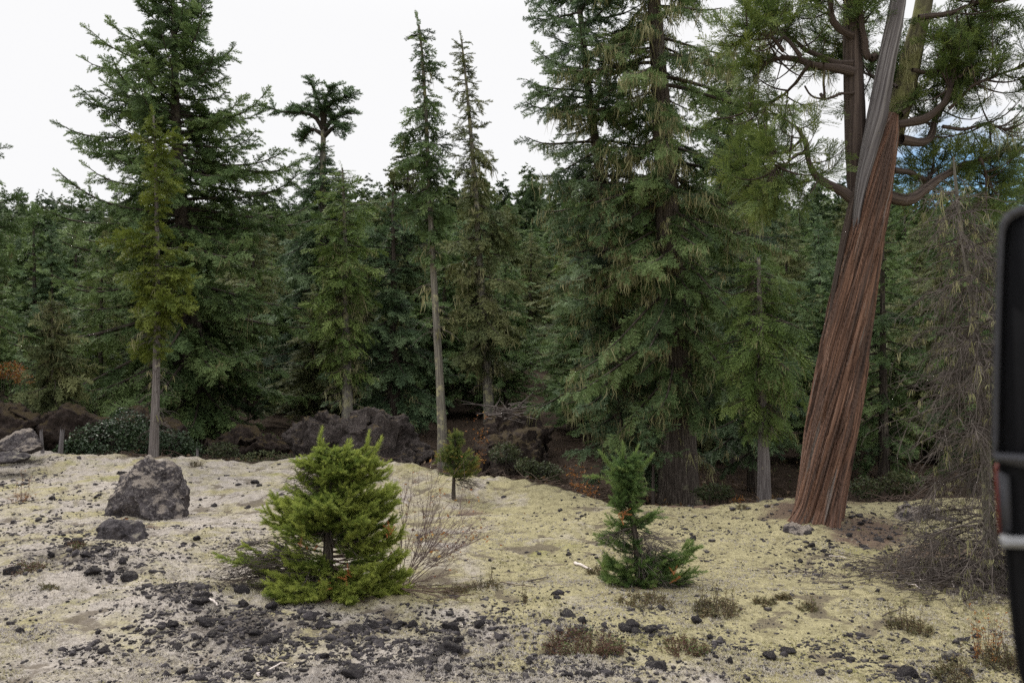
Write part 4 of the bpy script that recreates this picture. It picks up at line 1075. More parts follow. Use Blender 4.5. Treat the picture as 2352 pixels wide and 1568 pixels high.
# ------------------------------------------------------------------ young firs in the clearing
def brush(seed, n=66, nl=.33, nw=.022):
    """one twig set all round with needles"""
    r = np.random.default_rng(seed)
    t = np.linspace(.04, 1.0, n); a = np.arange(n) * 2.4 + r.uniform(-.4, .4, n); fa = np.radians(r.uniform(38, 68, n) * (1.05 - .55 * t ** 4))
    d = np.stack([np.cos(fa), np.sin(fa) * np.cos(a), np.sin(fa) * np.sin(a) * .8 + .12], 1); d = norm(d)
    p = np.stack([t, .02 * np.sin(t * 4 + seed), .03 * t ** 2], 1); s = norm(np.cross(d, r.normal(size=(n, 3)))) * nw
    l = nl * r.uniform(.75, 1.15, n) * (1 - .25 * t ** 3)
    V = np.stack([p - s, p + s, p + d * l[:, None]], 1).reshape(-1, 3); S = np.repeat(.35 + .6 * t, 3)
    st = np.array([[0, -.012, 0], [0, .012, 0], [1, 0, .03]]); st2 = np.array([[0, 0, -.012], [0, 0, .012], [1, 0, .03]])
    return np.concatenate([V, st, st2]), np.concatenate([S, np.full(6, .1)])
LIB['brush'] = [brush(300 + k) for k in range(6)]
LIB['brush_thin'] = [brush(310 + k, 34, .24, .02) for k in range(5)]

def young(name, label, Y, trunk, width, clumps, leaf, per=1.0, twig_l=(.07, .13), lib='brush', seed=1, bark='branch_dark', shoots=(), dead=(), russet=(), cat='young tree', depth=.9, twigs=13, tint0=(.40, .46)):
    r = np.random.default_rng(seed); s = Y / F * K
    foot = at2(*trunk[0], Y); zb = gz(foot[0], Y); O = np.array([foot[0], Y, zb])
    root = empty(name, O, label, cat)
    pts = np.array([at2(a, b, Y) for a, b in trunk]) - O; pts[0, 2] = -.06
    rad = np.linspace(width[0], width[1], len(pts)) * .5 * s
    V, T, uv, P = trunk_mesh(pts, rad, 8, r, n=24, flare=.3); make('trunk', V, T, M['bark_grey' if bark == 'bark_grey' else 'bark_dark'], root, uv=uv, smooth=True)
    zs = P[:, 2]
    to, td, tl, tt, B = [], [], [], [], []
    ztop = zs[-1]
    for cx, cy, rx, ry, w, *off in clumps:
        n = max(3, int(per * w * rx * ry / 170))
        c = at2(cx, cy, Y) - O + np.array([0, off[0] if off else 0, 0])
        for _ in range(n):
            v = norm(r.normal(size=3)) * r.uniform(.25, 1.0) ** .5
            tip = c + v * np.array([rx * s, rx * s * depth, ry * s]); 
            if tip[2] < .02: tip[2] = .02 + .03 * r.random()
            hor = math.hypot(tip[0] - np.interp(tip[2], zs, P[:, 0]), tip[1])
            z0 = np.clip(tip[2] - hor * r.uniform(.05, .45), .02, ztop - .02)
            a = np.array([np.interp(z0, zs, P[:, k]) for k in range(3)])
            q = np.linspace(0, 1, 8)[:, None]; L_up = hor * r.uniform(0, .3)
            b = a + (tip - a) * q; b[:, 2] += (hor * .16 * (q[:, 0] ** 2.5 - q[:, 0])) + L_up * q[:, 0] ** 2 - L_up * q[:, 0]; b += r.normal(0, .010, b.shape) * q
            B.append(b); tg = norm(np.gradient(b, axis=0)); L = np.linalg.norm(tip - a)
            m = int(twigs * np.clip(L / .45, .45, 1.3))
            tq = 1 - (r.random(m) ** 1.15) * min(.85, .30 / max(L, .2)) if L > .15 else r.random(m)
            tq[0] = 1
            pos = np.stack([np.interp(tq, q[:, 0], b[:, k]) for k in range(3)], 1); g = np.stack([np.interp(tq, q[:, 0], tg[:, k]) for k in range(3)], 1)
            side = norm(np.cross(g, [0, 0, 1.0]) + 1e-6); sg = r.choice([-1, 1], m) * r.uniform(.35, 1.1, m); sg[0] = 0
            d = norm(g + side * sg[:, None] + np.array([0, 0, 1.0]) * r.normal(.14, .42, m)[:, None])
            to.append(pos - d * .02); td.append(d); tl.append(r.uniform(*twig_l, m))
            out = np.clip(np.linalg.norm(pos[:, :2], axis=1) / (90 * s), 0, 1)
            tt.append(np.clip(tint0[0] + tint0[1] * (.55 * tq + .45 * out - .45) + .25 * (w < 1) * 0 + r.normal(0, .09, m) + .10 * r.normal(), 0, 1))  # tips and outer twigs tinted lighter: sunlit tone put into the colour
    for x0, y0, x1, y1, n in shoots:
        a, b = at2(x0, y0, Y) - O, at2(x1, y1, Y) - O
        B.append(a + (b - a) * np.linspace(0, 1, 8)[:, None])
        for q in np.linspace(.1, .9, n):
            to.append((a + (b - a) * q)[None]); td.append(norm(b - a)[None] + r.normal(0, .08, (1, 3))); tl.append(np.array([.13])); tt.append(np.array([.62]))
    B = np.array(B); Lb = np.linalg.norm(B[:, -1] - B[:, 0], axis=1)
    bg = Bag(); V, T, uv = tubes(B, (.0035 + .006 * Lb)[:, None] * (1 - .75 * np.linspace(0, 1, 8))[None], 4); 
    to, td, tl, tt = (np.concatenate(k) for k in (to, td, tl, tt))
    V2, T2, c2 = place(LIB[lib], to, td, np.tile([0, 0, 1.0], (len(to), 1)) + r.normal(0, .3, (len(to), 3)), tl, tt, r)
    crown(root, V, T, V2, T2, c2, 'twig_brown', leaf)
    bg = Bag()
    for cx, cy, rx, ry, n, hang in dead:
        c = at2(cx, cy, Y) - O
        v = r.normal(size=(n, 3)); v = v / np.maximum(1, np.linalg.norm(v, axis=1, keepdims=True)); e = c + v * np.array([rx * s, rx * s * .8, ry * s]); e[:, 2] = np.maximum(e[:, 2], .015)
        a = np.array([[np.interp(np.clip(z + .08, 0, ztop), zs, P[:, k]) for k in range(3)] for z in e[:, 2]])
        st = a + (e - a) * r.uniform(.15, .55, (n, 1)); q = np.linspace(0, 1, 7)[None, :, None]
        b = st[:, None] + (e - st)[:, None] * q; b[:, :, 2] += hang * .06 * (q[:, :, 0] * (1 - q[:, :, 0])) * 4; b += r.normal(0, .008, b.shape)
        b[:, :, 2] = np.maximum(b[:, :, 2], .008)
        V, T, uv = tubes(b, np.full((n, 7), .0042) * (1 - .7 * q[0, :, 0]), 3); bg.add(V, T)
        k = n * 3; src = np.tile(np.arange(n), 3); i = r.integers(2, 6, k); p0 = b[src, i]; d = norm((e - st)[src]) + r.normal(0, .55, (k, 3)); l = r.uniform(.05, .16, (k, 1))
        q2 = np.linspace(0, 1, 4)[None, :, None]; b2 = p0[:, None] + (d * l)[:, None] * q2; b2[:, :, 2] = np.maximum(b2[:, :, 2], .006)
        V, T, uv = tubes(b2, np.full((k, 4), .0026) * (1 - .6 * q2[0, :, 0]), 3); bg.add(V, T)
    bg.build('dead_twigs', M['twig'], root)
    if russet:
        o, d = [], []
        for cx, cy, n in russet:
            c = at2(cx, cy, Y - .25) - O
            o.append(c + r.normal(0, .022, (n, 3))); d.append(r.normal(size=(n, 3)) + [0, 0, .2])
        o, d = np.concatenate(o), np.concatenate(d)
        V, T, c = place(LIB['brush_thin'], o, d, np.tile([0, .1, 1.0], (len(o), 1)), r.uniform(.06, .10, len(o)), r.uniform(.3, .8, len(o)), r); make('dead_sprays', V, T, M['russet'], root, tint=c)
    return root

_, Yf = g2(755, 1372)
young('young_fir', 'big bushy bright green young fir in front of the lava mound', Yf + .05, [(752, 1365), (753, 1280), (755, 1200), (760, 1120), (752, 1060), (742, 1025)], (26, 6),
      [(765, 1066, 70, 40, 1.7), (715, 1080, 45, 32, 1.8), (842, 1056, 34, 40, 2.0), (700, 1066, 26, 20, 1.6), (880, 1082, 24, 24, 1.6), (765, 1040, 50, 22, 1.8), (806, 1075, 60, 36, 1.7), (690, 1106, 20, 12, .6),
       (672, 1158, 62, 44, 1.2), (640, 1180, 34, 40, 1), (735, 1140, 60, 42, 1.1), (790, 1135, 70, 50, 1.1), (855, 1150, 62, 58, 1.2), (725, 1195, 80, 38, 1), (860, 1205, 55, 45, 1), (895, 1130, 26, 30, 1), (800, 1190, 60, 30, .8),
       (655, 1250, 46, 30, .9), (640, 1300, 60, 32, 1.1), (560, 1268, 50, 22, .7), (690, 1335, 80, 32, 1.2), (720, 1290, 50, 30, .8), (610, 1330, 40, 22, .9), (820, 1330, 80, 40, 1.1), (880, 1285, 50, 44, 1), (915, 1335, 44, 24, 1), (865, 1245, 46, 34, .8), (905, 1240, 26, 34, .8),
       (755, 1130, 60, 40, 1), (760, 1185, 70, 36, .9), (730, 1320, 60, 34, 1.1), (775, 1350, 50, 26, 1.1), (760, 1070, 44, 40, .8), (700, 1340, 60, 28, 1.1, -.35), (790, 1335, 60, 26, 1.1, -.35), (745, 1150, 70, 40, 1, -.3), (690, 1180, 50, 36, .9, -.25), (830, 1170, 50, 40, .9, -.28), (860, 1300, 40, 30, .9, -.3), (640, 1330, 40, 24, .9, -.2), (760, 1365, 60, 16, 1.2), (850, 1362, 66, 20, 1.3), (690, 1372, 40, 12, 1), (940, 1355, 40, 10, .8)],
      'young', per=1.3, seed=61, twigs=24, twig_l=(.055, .105), shoots=[(733, 1060, 734, 1012, 4), (836, 1056, 842, 1022, 3), (790, 1058, 796, 1044, 2), (858, 1056, 866, 1036, 2)],
      dead=[(540, 1300, 75, 40, 60, 1), (580, 1335, 80, 18, 50, .5), (690, 1090, 40, 40, 26, -1), (790, 1240, 60, 36, 40, 1), (720, 1340, 70, 20, 30, 1)],
      russet=[(740, 1352, 5), (800, 1318, 5), (695, 1253, 3), (712, 1255, 2), (893, 1218, 2), (905, 1225, 2)])
_, Ys = g2(1465, 1345)
young('young_fir', 'smaller dark green young fir with a bare gap in its trunk', Ys, [(1470, 1345), (1466, 1290), (1462, 1240), (1452, 1190), (1442, 1130), (1438, 1070), (1436, 1045)], (17, 5),
      [(1440, 1062, 26, 20, 2.2), (1434, 1090, 42, 20, 1.9), (1440, 1112, 44, 18, 1.7), (1445, 1132, 32, 18, 1.6), (1442, 1150, 30, 18, .9), (1410, 1152, 22, 10, .9), (1446, 1178, 32, 20, 1), (1478, 1195, 26, 18, .9), (1505, 1192, 16, 14, .9), (1398, 1205, 22, 12, 1), (1385, 1235, 16, 7, .8), (1440, 1205, 26, 14, .9),
       (1425, 1250, 40, 22, .6), (1405, 1280, 22, 16, .6), (1470, 1285, 46, 20, 1.2), (1500, 1300, 46, 24, 1.1), (1415, 1310, 36, 18, 1), (1425, 1335, 44, 18, 1.2), (1540, 1320, 50, 20, 1.2), (1578, 1265, 14, 22, 1.6), (1570, 1300, 36, 14, 1), (1590, 1330, 26, 14, .8), (1490, 1345, 50, 14, 1.1)],
      'young_dark', per=1.9, seed=63, twigs=15, twig_l=(.07, .13), shoots=[(1436, 1080, 1433, 1046, 3), (1440, 1080, 1452, 1052, 3), (1460, 1090, 1480, 1066, 3), (1415, 1085, 1395, 1060, 3), (1400, 1100, 1375, 1095, 2)],
      dead=[(1510, 1250, 45, 26, 40, 0), (1410, 1225, 40, 18, 24, 0), (1480, 1318, 40, 24, 50, 2), (1560, 1345, 45, 8, 24, 0)], russet=[(1425, 1182, 6), (1550, 1308, 3), (1560, 1322, 2)], tint0=(.36, .38))
_, Yo = g2(1042, 1148)
young('young_fir', 'little young fir on a bare thin stem beside the pale pole tree', Yo, [(1042, 1146), (1042, 1110), (1044, 1060), (1046, 998)], (9, 3),
      [(1046, 1008, 14, 18, 2.6), (1036, 1045, 26, 16, 2.6), (1068, 1058, 30, 18, 2.6), (1012, 1052, 16, 8, 2.4), (1052, 1080, 38, 13, 2.4), (1085, 1080, 18, 9, 2.4), (1045, 1032, 18, 14, 2.4)],
      'sapling', per=4.5, seed=65, twig_l=(.07, .13), dead=[(1075, 1110, 34, 14, 24, 0)], twigs=9)

# ------------------------------------------------------------------ shrubs, heath and weeds
def stems_mesh(base, tips, r, rad, curve=.15, n=9):
    q = np.linspace(0, 1, n)[None, :, None]
    b = base[:, None] + (tips - base)[:, None] * q
    side = np.cross(tips - base, r.normal(size=tips.shape)); b = b + side[:, None] * (curve * q * (1 - q)) + r.normal(0, .006, b.shape) * q
    return b, tubes(b, np.full((len(b), n), rad) * (1 - .75 * q[0, :, 0]), 4)

def leaves(P, size, r, tint, up=.4, slim=.42):
    n = len(P); d = norm(r.normal(size=(n, 3)) * [1, 1, .6] + [0, 0, up * .3]); s = norm(np.cross(d, r.normal(size=(n, 3)) + [0, 0, 2.0 * up])); l = size * r.uniform(.6, 1.2, n)[:, None]
    nn = np.cross(d, s)
    V = np.stack([P, P + d * l * .5 - s * l * slim * .6 - nn * l * .06, P + d * l, P + d * l * .5 + s * l * slim * .6 - nn * l * .06], 1).reshape(-1, 3)
    q = np.array([[0, 1, 2], [0, 2, 3]]); T = (q[None] + (np.arange(n) * 4)[:, None, None]).reshape(-1, 3)
    return V, T, np.repeat(np.clip(tint + r.normal(0, .16, n), 0, 1), 4)

def bare_shrub():
    r = np.random.default_rng(67); Y = Yf + .25
    f = at2(912, 1372, Y); O = np.array([f[0], Y, gz(f[0], Y)])
    root = empty('leafless_shrub', O, 'leafless wispy shrub with a few orange leaves right of the bushy fir', 'shrub')
    tips = np.array([at2(x, y, Y + d) for x, y, d in [(928, 1128, .1), (945, 1140, .2), (952, 1210, -.1), (992, 1130, .15), (1004, 1165, 0), (1020, 1150, .3), (1040, 1170, .1), (1052, 1185, -.1), (1062, 1200, .2), (1068, 1225, .1), (1058, 1250, -.1), (1030, 1262, 0), (1045, 1215, .3), (1012, 1205, .2), (975, 1190, .1), (1080, 1240, .2), (1035, 1300, -.15), (985, 1240, .2)]]) - O
    base = np.stack([r.uniform(-.03, .10, len(tips)), r.uniform(-.06, .06, len(tips)), r.uniform(0, .05, len(tips))], 1)
    b, (V, T, uv) = stems_mesh(base, tips, r, .0042, .12); bg = Bag(); bg.add(V, T)
    src = np.repeat(np.arange(len(b)), 14); i = r.integers(3, 9, len(src)); p0 = b[src, i]; d = norm((tips - base)[src]) + r.normal(0, .42, (len(src), 3)); t2 = p0 + d * r.uniform(.08, .30, (len(src), 1))
    b2, (V, T, uv) = stems_mesh(p0, t2, r, .0022, .2, 6); bg.add(V, T)
    src = np.repeat(np.arange(len(b2)), 2); p1 = b2[src, r.integers(2, 6, len(src))]; t3 = p1 + (norm((t2 - p0)[src]) + r.normal(0, .5, (len(src), 3))) * r.uniform(.04, .12, (len(src), 1))
    b3, (V, T, uv) = stems_mesh(p1, t3, r, .0015, .2, 4); bg.add(V, T)
    bg.build('stems', M['twig_purple'], root)
    P = b3[:, -1]; P = P[r.random(len(P)) < .28]; V, T, c = leaves(P, .034, r, .5); make('leaves', V, T, M['rust'], root, tint=c)
    # dead limbs sprawling on the moss beside it
    f = at2(915, 1388, Yf); O = np.array([f[0], Yf, gz(f[0], Yf)])
    root = empty('fallen_branch', O, 'dead forked branch sprawling on the moss right of the bushy fir', 'branch')
    e = [(1060, 1395), (1040, 1372), (1075, 1362), (1020, 1352), (1000, 1395), (985, 1340), (1055, 1380)]
    tips = []
    for x, y in e:
        gx, gy = g2(x, y); tips.append((gx - O[0], gy - O[1], gz(gx, gy) - O[2] + .03 * r.random()))
    tips = np.array(tips); base = np.zeros_like(tips) + [0, 0, .05]
    b, (V, T, uv) = stems_mesh(base, tips, r, .007, .06); b[..., 2] += 0.0; bg = Bag(); bg.add(V, T)
    src = np.repeat(np.arange(len(b)), 8); p0 = b[src, r.integers(3, 9, len(src))]; t2 = p0 + (norm(tips[src]) + r.normal(0, .4, (len(src), 3)) * [1, 1, .3]) * r.uniform(.08, .22, (len(src), 1))
    b2, (V, T, uv) = stems_mesh(p0, t2, r, .003, .2, 5); bg.add(V, T)
    bg.build('limbs', M['twig_brown'], root)
bare_shrub()

def heath(x, y, w, h, label, leaf='heath', wood='twig_brown', seed=1, dens=1.0, weeds=0, name='heath_clump', cat='heath clump'):
    """low woody clump: many short twigs with tiny leaves; x, y, w, h in the enlarged photograph (foot, size)"""
    r = np.random.default_rng(seed); gx, gy = g2(x, y); s = gy / F * K
    O = np.array([gx, gy, gz(gx, gy)]); root = empty(name, O, label, cat)
    W, Hh = w * s * .5, h * s
    n = int(120 * dens * max(.35, W / .25))
    a = r.uniform(0, 6.28, n); q = np.sqrt(r.random(n))
    bx_, by_ = W * .8 * q * np.cos(a), min(W, .22) * q * np.sin(a)
    base = np.stack([bx_, by_, np.array([gz(gx + i, gy + j) for i, j in zip(bx_, by_)]) - O[2] - .01], 1)
    hh = Hh * (1 - .55 * q ** 2) * r.uniform(.5, 1.05, n)
    tips = base + np.stack([bx_ * .35 + r.normal(0, .3, n) * hh, r.normal(0, .3, n) * hh, hh], 1)
    b, (V, T, uv) = stems_mesh(base, tips, r, .003, .2, 6); bg = Bag(); bg.add(V, T)
    if weeds:
        k = r.integers(0, n, weeds); tp = base[k] + np.stack([r.normal(0, .25, weeds) * Hh, r.normal(0, .2, weeds) * Hh, Hh * r.uniform(1.2, 2.1, weeds)], 1)
        bw, (V, T, uv) = stems_mesh(base[k], tp, r, .0026, .15, 8); bg.add(V, T)
    bg.build('stems', M[wood], root)
    src = np.repeat(np.arange(n), int(15)); t = r.uniform(.3, 1, len(src)); i = (t * 5).astype(int).clip(0, 4); f = (t * 5 - i)[:, None]
    P = b[src, i] * (1 - f) + b[src, i + 1] * f + r.normal(0, .006, (len(src), 3))
    if weeds:
        src = np.repeat(np.arange(weeds), 14); P = np.concatenate([P, bw[src, r.integers(3, 8, len(src))] + r.normal(0, .006, (len(src), 3))])
    V, T, c = leaves(P, .017, r, .45 + .25 * fbm(P * 9 + seed, 2, seed)); make('leaves', V, T, M[leaf], root, tint=c)
HEATH = [
    (1345, 1500, 190, 46, 'largest reddish heath clump with green tufts near the bottom middle', 'red_heath', 1.3, 0), (1400, 1515, 70, 40, 'reddish brown tail at the right end of the largest heath clump', 'red_heath', 1.2, 0),
    (1575, 1500, 110, 32, 'green leaved clump with red sprigs left of the bottom right stones', 'red_heath', 1.2, 0), (1645, 1412, 110, 34, 'rounded brown heath clump with thin weeds right of the smaller young fir', 'heath', 1.3, 16),
    (1480, 1390, 130, 22, 'low dark heath strip under the smaller young fir', 'heath', 1.0, 4), (1755, 1388, 50, 20, 'small round heath tuft on yellow moss', 'heath', 1, 0), (1800, 1378, 36, 16, 'smallest greenish heath tuft right of the round tuft', 'heath', 1, 0),
    (1855, 1402, 44, 18, 'sparse heath tuft below the leaning cedar', 'heath', .8, 4), (2090, 1455, 100, 36, 'broad heath clump with upright sprigs in the right foreground', 'heath', 1.2, 10),
    (1050, 1366, 66, 18, 'low brown heath mat right of the fallen branch', 'heath', 1.0, 2), (1110, 1352, 90, 22, 'thin reddish heath sprigs in the middle of the moss', 'heath', .6, 6), (1375, 1318, 60, 22, 'grey brown heath tuft at the left foot of the smaller young fir', 'heath', 1, 0),
    (60, 1320, 90, 24, 'green and red leaved low plant at the left edge', 'red_heath', 1.1, 0), (112, 1360, 40, 14, 'tiny green tuft below the left rubble patch', 'heath', 1, 0), (178, 1262, 50, 18, 'small green plant left of the dark angular rock', 'red_heath', .9, 0),
    (50, 1158, 44, 36, 'wispy russet weed at the left of the clearing', 'rust', .3, 8), (285, 1205, 50, 18, 'orange leaved sprig at the foot of the large boulder', 'rust', .35, 0), (1205, 1390, 20, 26, 'single grey forked seedling on the moss', 'heath', .2, 3),
    (2260, 1530, 60, 60, 'tall dry russet weeds in the bottom right corner', 'rust', .25, 14), (2310, 1545, 110, 46, 'brown heath at the right bottom corner under the mirror', 'heath', 1.1, 14), (2190, 1560, 90, 40, 'green topped heath cut by the bottom right edge', 'heath', 1.1, 6), (450, 1068, 30, 20, 'grey tuft at the far lip behind the large boulder', 'heath', .6, 0), (1700, 1172, 40, 18, 'little green fern by the grey cedar foot', 'heath', .5, 0),
]
for k, (x, y, w, h, lab, leaf, dn, wd) in enumerate(HEATH): heath(x, y, w, h, lab, leaf, 'twig_brown', 500 + k, dn, wd)

def glossy_shrub(rows, Y, label, n, seed, leaf='rhodo', size=.075, name='evergreen_shrub'):
    r = np.random.default_rng(seed); s = Y / F * K
    f = at2(rows[0][0], 1050, Y); O = np.array([f[0], Y, gz(f[0], Y)]); root = empty(name, O, label, 'shrub')
    P, Bs = [], []
    tot = sum(a[2] * a[3] for a in rows)
    for cx, cy, rx, ry in rows:
        c = at2(cx, cy, Y) - O; m = int(n * rx * ry / tot)
        v = norm(r.normal(size=(m, 3))) * (r.uniform(.2, 1, m) ** .4)[:, None]
        p = c + v * np.array([rx * s, rx * s * .8, ry * s]); P.append(p); Bs.append(np.tile(c, (12, 1)) + norm(r.normal(size=(12, 3))) * np.array([rx, rx * .8, ry]) * s * .9)
    P = np.concatenate(P); g = ground_z(P[:, 0] + O[0], P[:, 1] + O[1]) - O[2]; P = P[P[:, 2] > g]
    t = np.concatenate(Bs); base = r.normal(0, .08, t.shape) * [1, 1, 0] + np.stack([t[:, 0] * .5, t[:, 1] * .5, 0 * t[:, 2] - .1], 1)
    b, (V, T, uv) = stems_mesh(base, t, r, .012, .15, 7); make('stems', V, T, M['branch_dark'], root)
    V, T, c = leaves(P, size, r, .45 + .3 * fbm(P * 2, 2, seed), up=.9, slim=.36); make('leaves', V, T, M[leaf], root, tint=c)
glossy_shrub([(250, 1010, 95, 45), (290, 975, 50, 40), (180, 1032, 55, 24), (330, 1010, 60, 48)], 18.3, 'glossy leaved evergreen shrub in front of the mossy lava blocks', 5200, 71)
glossy_shrub([(400, 1020, 45, 36), (440, 1035, 30, 22)], 18.8, 'duller evergreen shrub right of the grey yew trunk', 2000, 72, size=.07)
glossy_shrub([(20, 850, 40, 22), (55, 870, 25, 16)], 21.5, 'rust leaved bush at the far left below the trees', 900, 73, 'rust', .06, 'rusty_bush')
for x, y, w, h, Y, lab, sd in [(1100, 1050, 30, 90, 15.0, 'red leaved sprig right of the pale pole tree', 81), (1325, 1095, 34, 26, 14.3, 'orange fern at the foot of the blue green fir', 82), (1700, 1165, 26, 24, 13.4, 'orange fern left of the grey cedar trunk', 83), (1355, 1128, 34, 16, 13.3, 'red brown dead sprig at the lip left of the massive trunk', 84)]:
    r = np.random.default_rng(sd); c = at2(x, y, Y); O = np.array([c[0], Y, gz(c[0], Y)]); root = empty('leafy_plant', O, lab, 'plant'); s = Y / F * K
    tips = np.stack([r.normal(0, w * s * .5, 14), r.normal(0, w * s * .4, 14), h * s * r.uniform(.5, 1.1, 14) + max(0, c[2] - O[2])], 1)
    b, (V, T, uv) = stems_mesh(np.zeros_like(tips), tips, r, .004, .15, 6); make('stems', V, T, M['twig_brown'], root)
    src = np.repeat(np.arange(14), 9); P = b[src, r.integers(2, 6, len(src))] + r.normal(0, .02, (len(src), 3)); V, T, c = leaves(P, .045, r, .5); make('leaves', V, T, M['rust'], root, tint=c)

def forest_debris():
    r = np.random.default_rng(101); n = 13000
    px = r.uniform(-40, 1060, n); Y = np.interp((px - 512) / F, _EU, _EY) + .3 + 13 * r.random(n) ** 1.6; x = (px - 512) / F * Y
    keep = fbm(p2(x, Y, .7, 3.0), 3, 5) > r.uniform(-.6, .3, n); x, Y = x[keep], Y[keep]; n = len(x)
    z = ground_z(x, Y) + ground_fine(x, Y); a = r.uniform(0, 6.28, n); l = r.uniform(.12, .65, n) * r.uniform(.4, 1, n)
    c = np.stack([x, Y, z + r.uniform(.0, .07, n)], 1); d = np.stack([np.cos(a), np.sin(a), r.normal(.08, .22, n)], 1) * l[:, None]
    b, (V, T, uv) = stems_mesh(c - d * .3, c + d * .7, r, .008, .22, 5)
    o = make('forest_debris', V, T, M['twig_brown']); o['kind'] = 'stuff'; tag(o, 'fallen twigs and branch litter on the forest floor', 'litter')
    n = 16000; px = r.uniform(-40, 1060, n); Y = np.interp((px - 512) / F, _EU, _EY) + .2 + 12 * r.random(n) ** 1.4; x = (px - 512) / F * Y
    keep = fbm(p2(x, Y, .9, 8.0), 3, 6) > r.uniform(-.3, .4, n); x, Y = x[keep], Y[keep]; n = len(x)
    P = np.stack([x, Y, ground_z(x, Y) + ground_fine(x, Y) + r.uniform(-.01, .14, n) * r.random(n)], 1)
    V, T, c = leaves(P, .07, r, .35 + .5 * fbm(P * .8, 2, 9), up=.8, slim=.5)
    o = make('forest_undergrowth', V, T, M['undergrowth'], tint=c); o['kind'] = 'stuff'; tag(o, 'low brown and green undergrowth on the forest floor', 'undergrowth')
M['undergrowth'] = mat_leaf('undergrowth_leaves', [(0.1, (.070, .042, .022)), (0.4, (.12, .075, .035)), (0.6, (.075, .070, .030)), (0.9, (.06, .095, .035))], scale=2.0)
forest_debris()
M['dull_leaf'] = mat_leaf('dull_shrub_leaves', [(0.1, (.030, .040, .018)), (0.5, (.060, .075, .030)), (0.9, (.11, .11, .045))])
for k, (rows, Y, lab, n) in enumerate([([(1245, 1085, 50, 26), (1210, 1070, 30, 20)], 14.8, 'low dull green shrub right of the little bare stemmed young fir', 1500), ([(1160, 1040, 40, 24)], 16.5, 'olive bush on the slope behind the little bare stemmed young fir', 900), ([(600, 1050, 60, 16), (660, 1055, 30, 12)], 17.4, 'flat olive shrub in front of the left lava hump', 900),
        ([(1640, 1130, 50, 20)], 13.6, 'low dark shrub between the massive trunk and the grey cedar trunk', 900), ([(1990, 1120, 40, 26), (2060, 1110, 40, 30)], 14.0, 'shaded shrub behind the foot of the leaning cedar', 1400), ([(510, 1035, 40, 22)], 18.0, 'small olive shrub under the skirts of the tall dark fir', 800)]):
    glossy_shrub(rows, Y, lab, n, 740 + k, 'dull_leaf', .06, 'low_shrub')

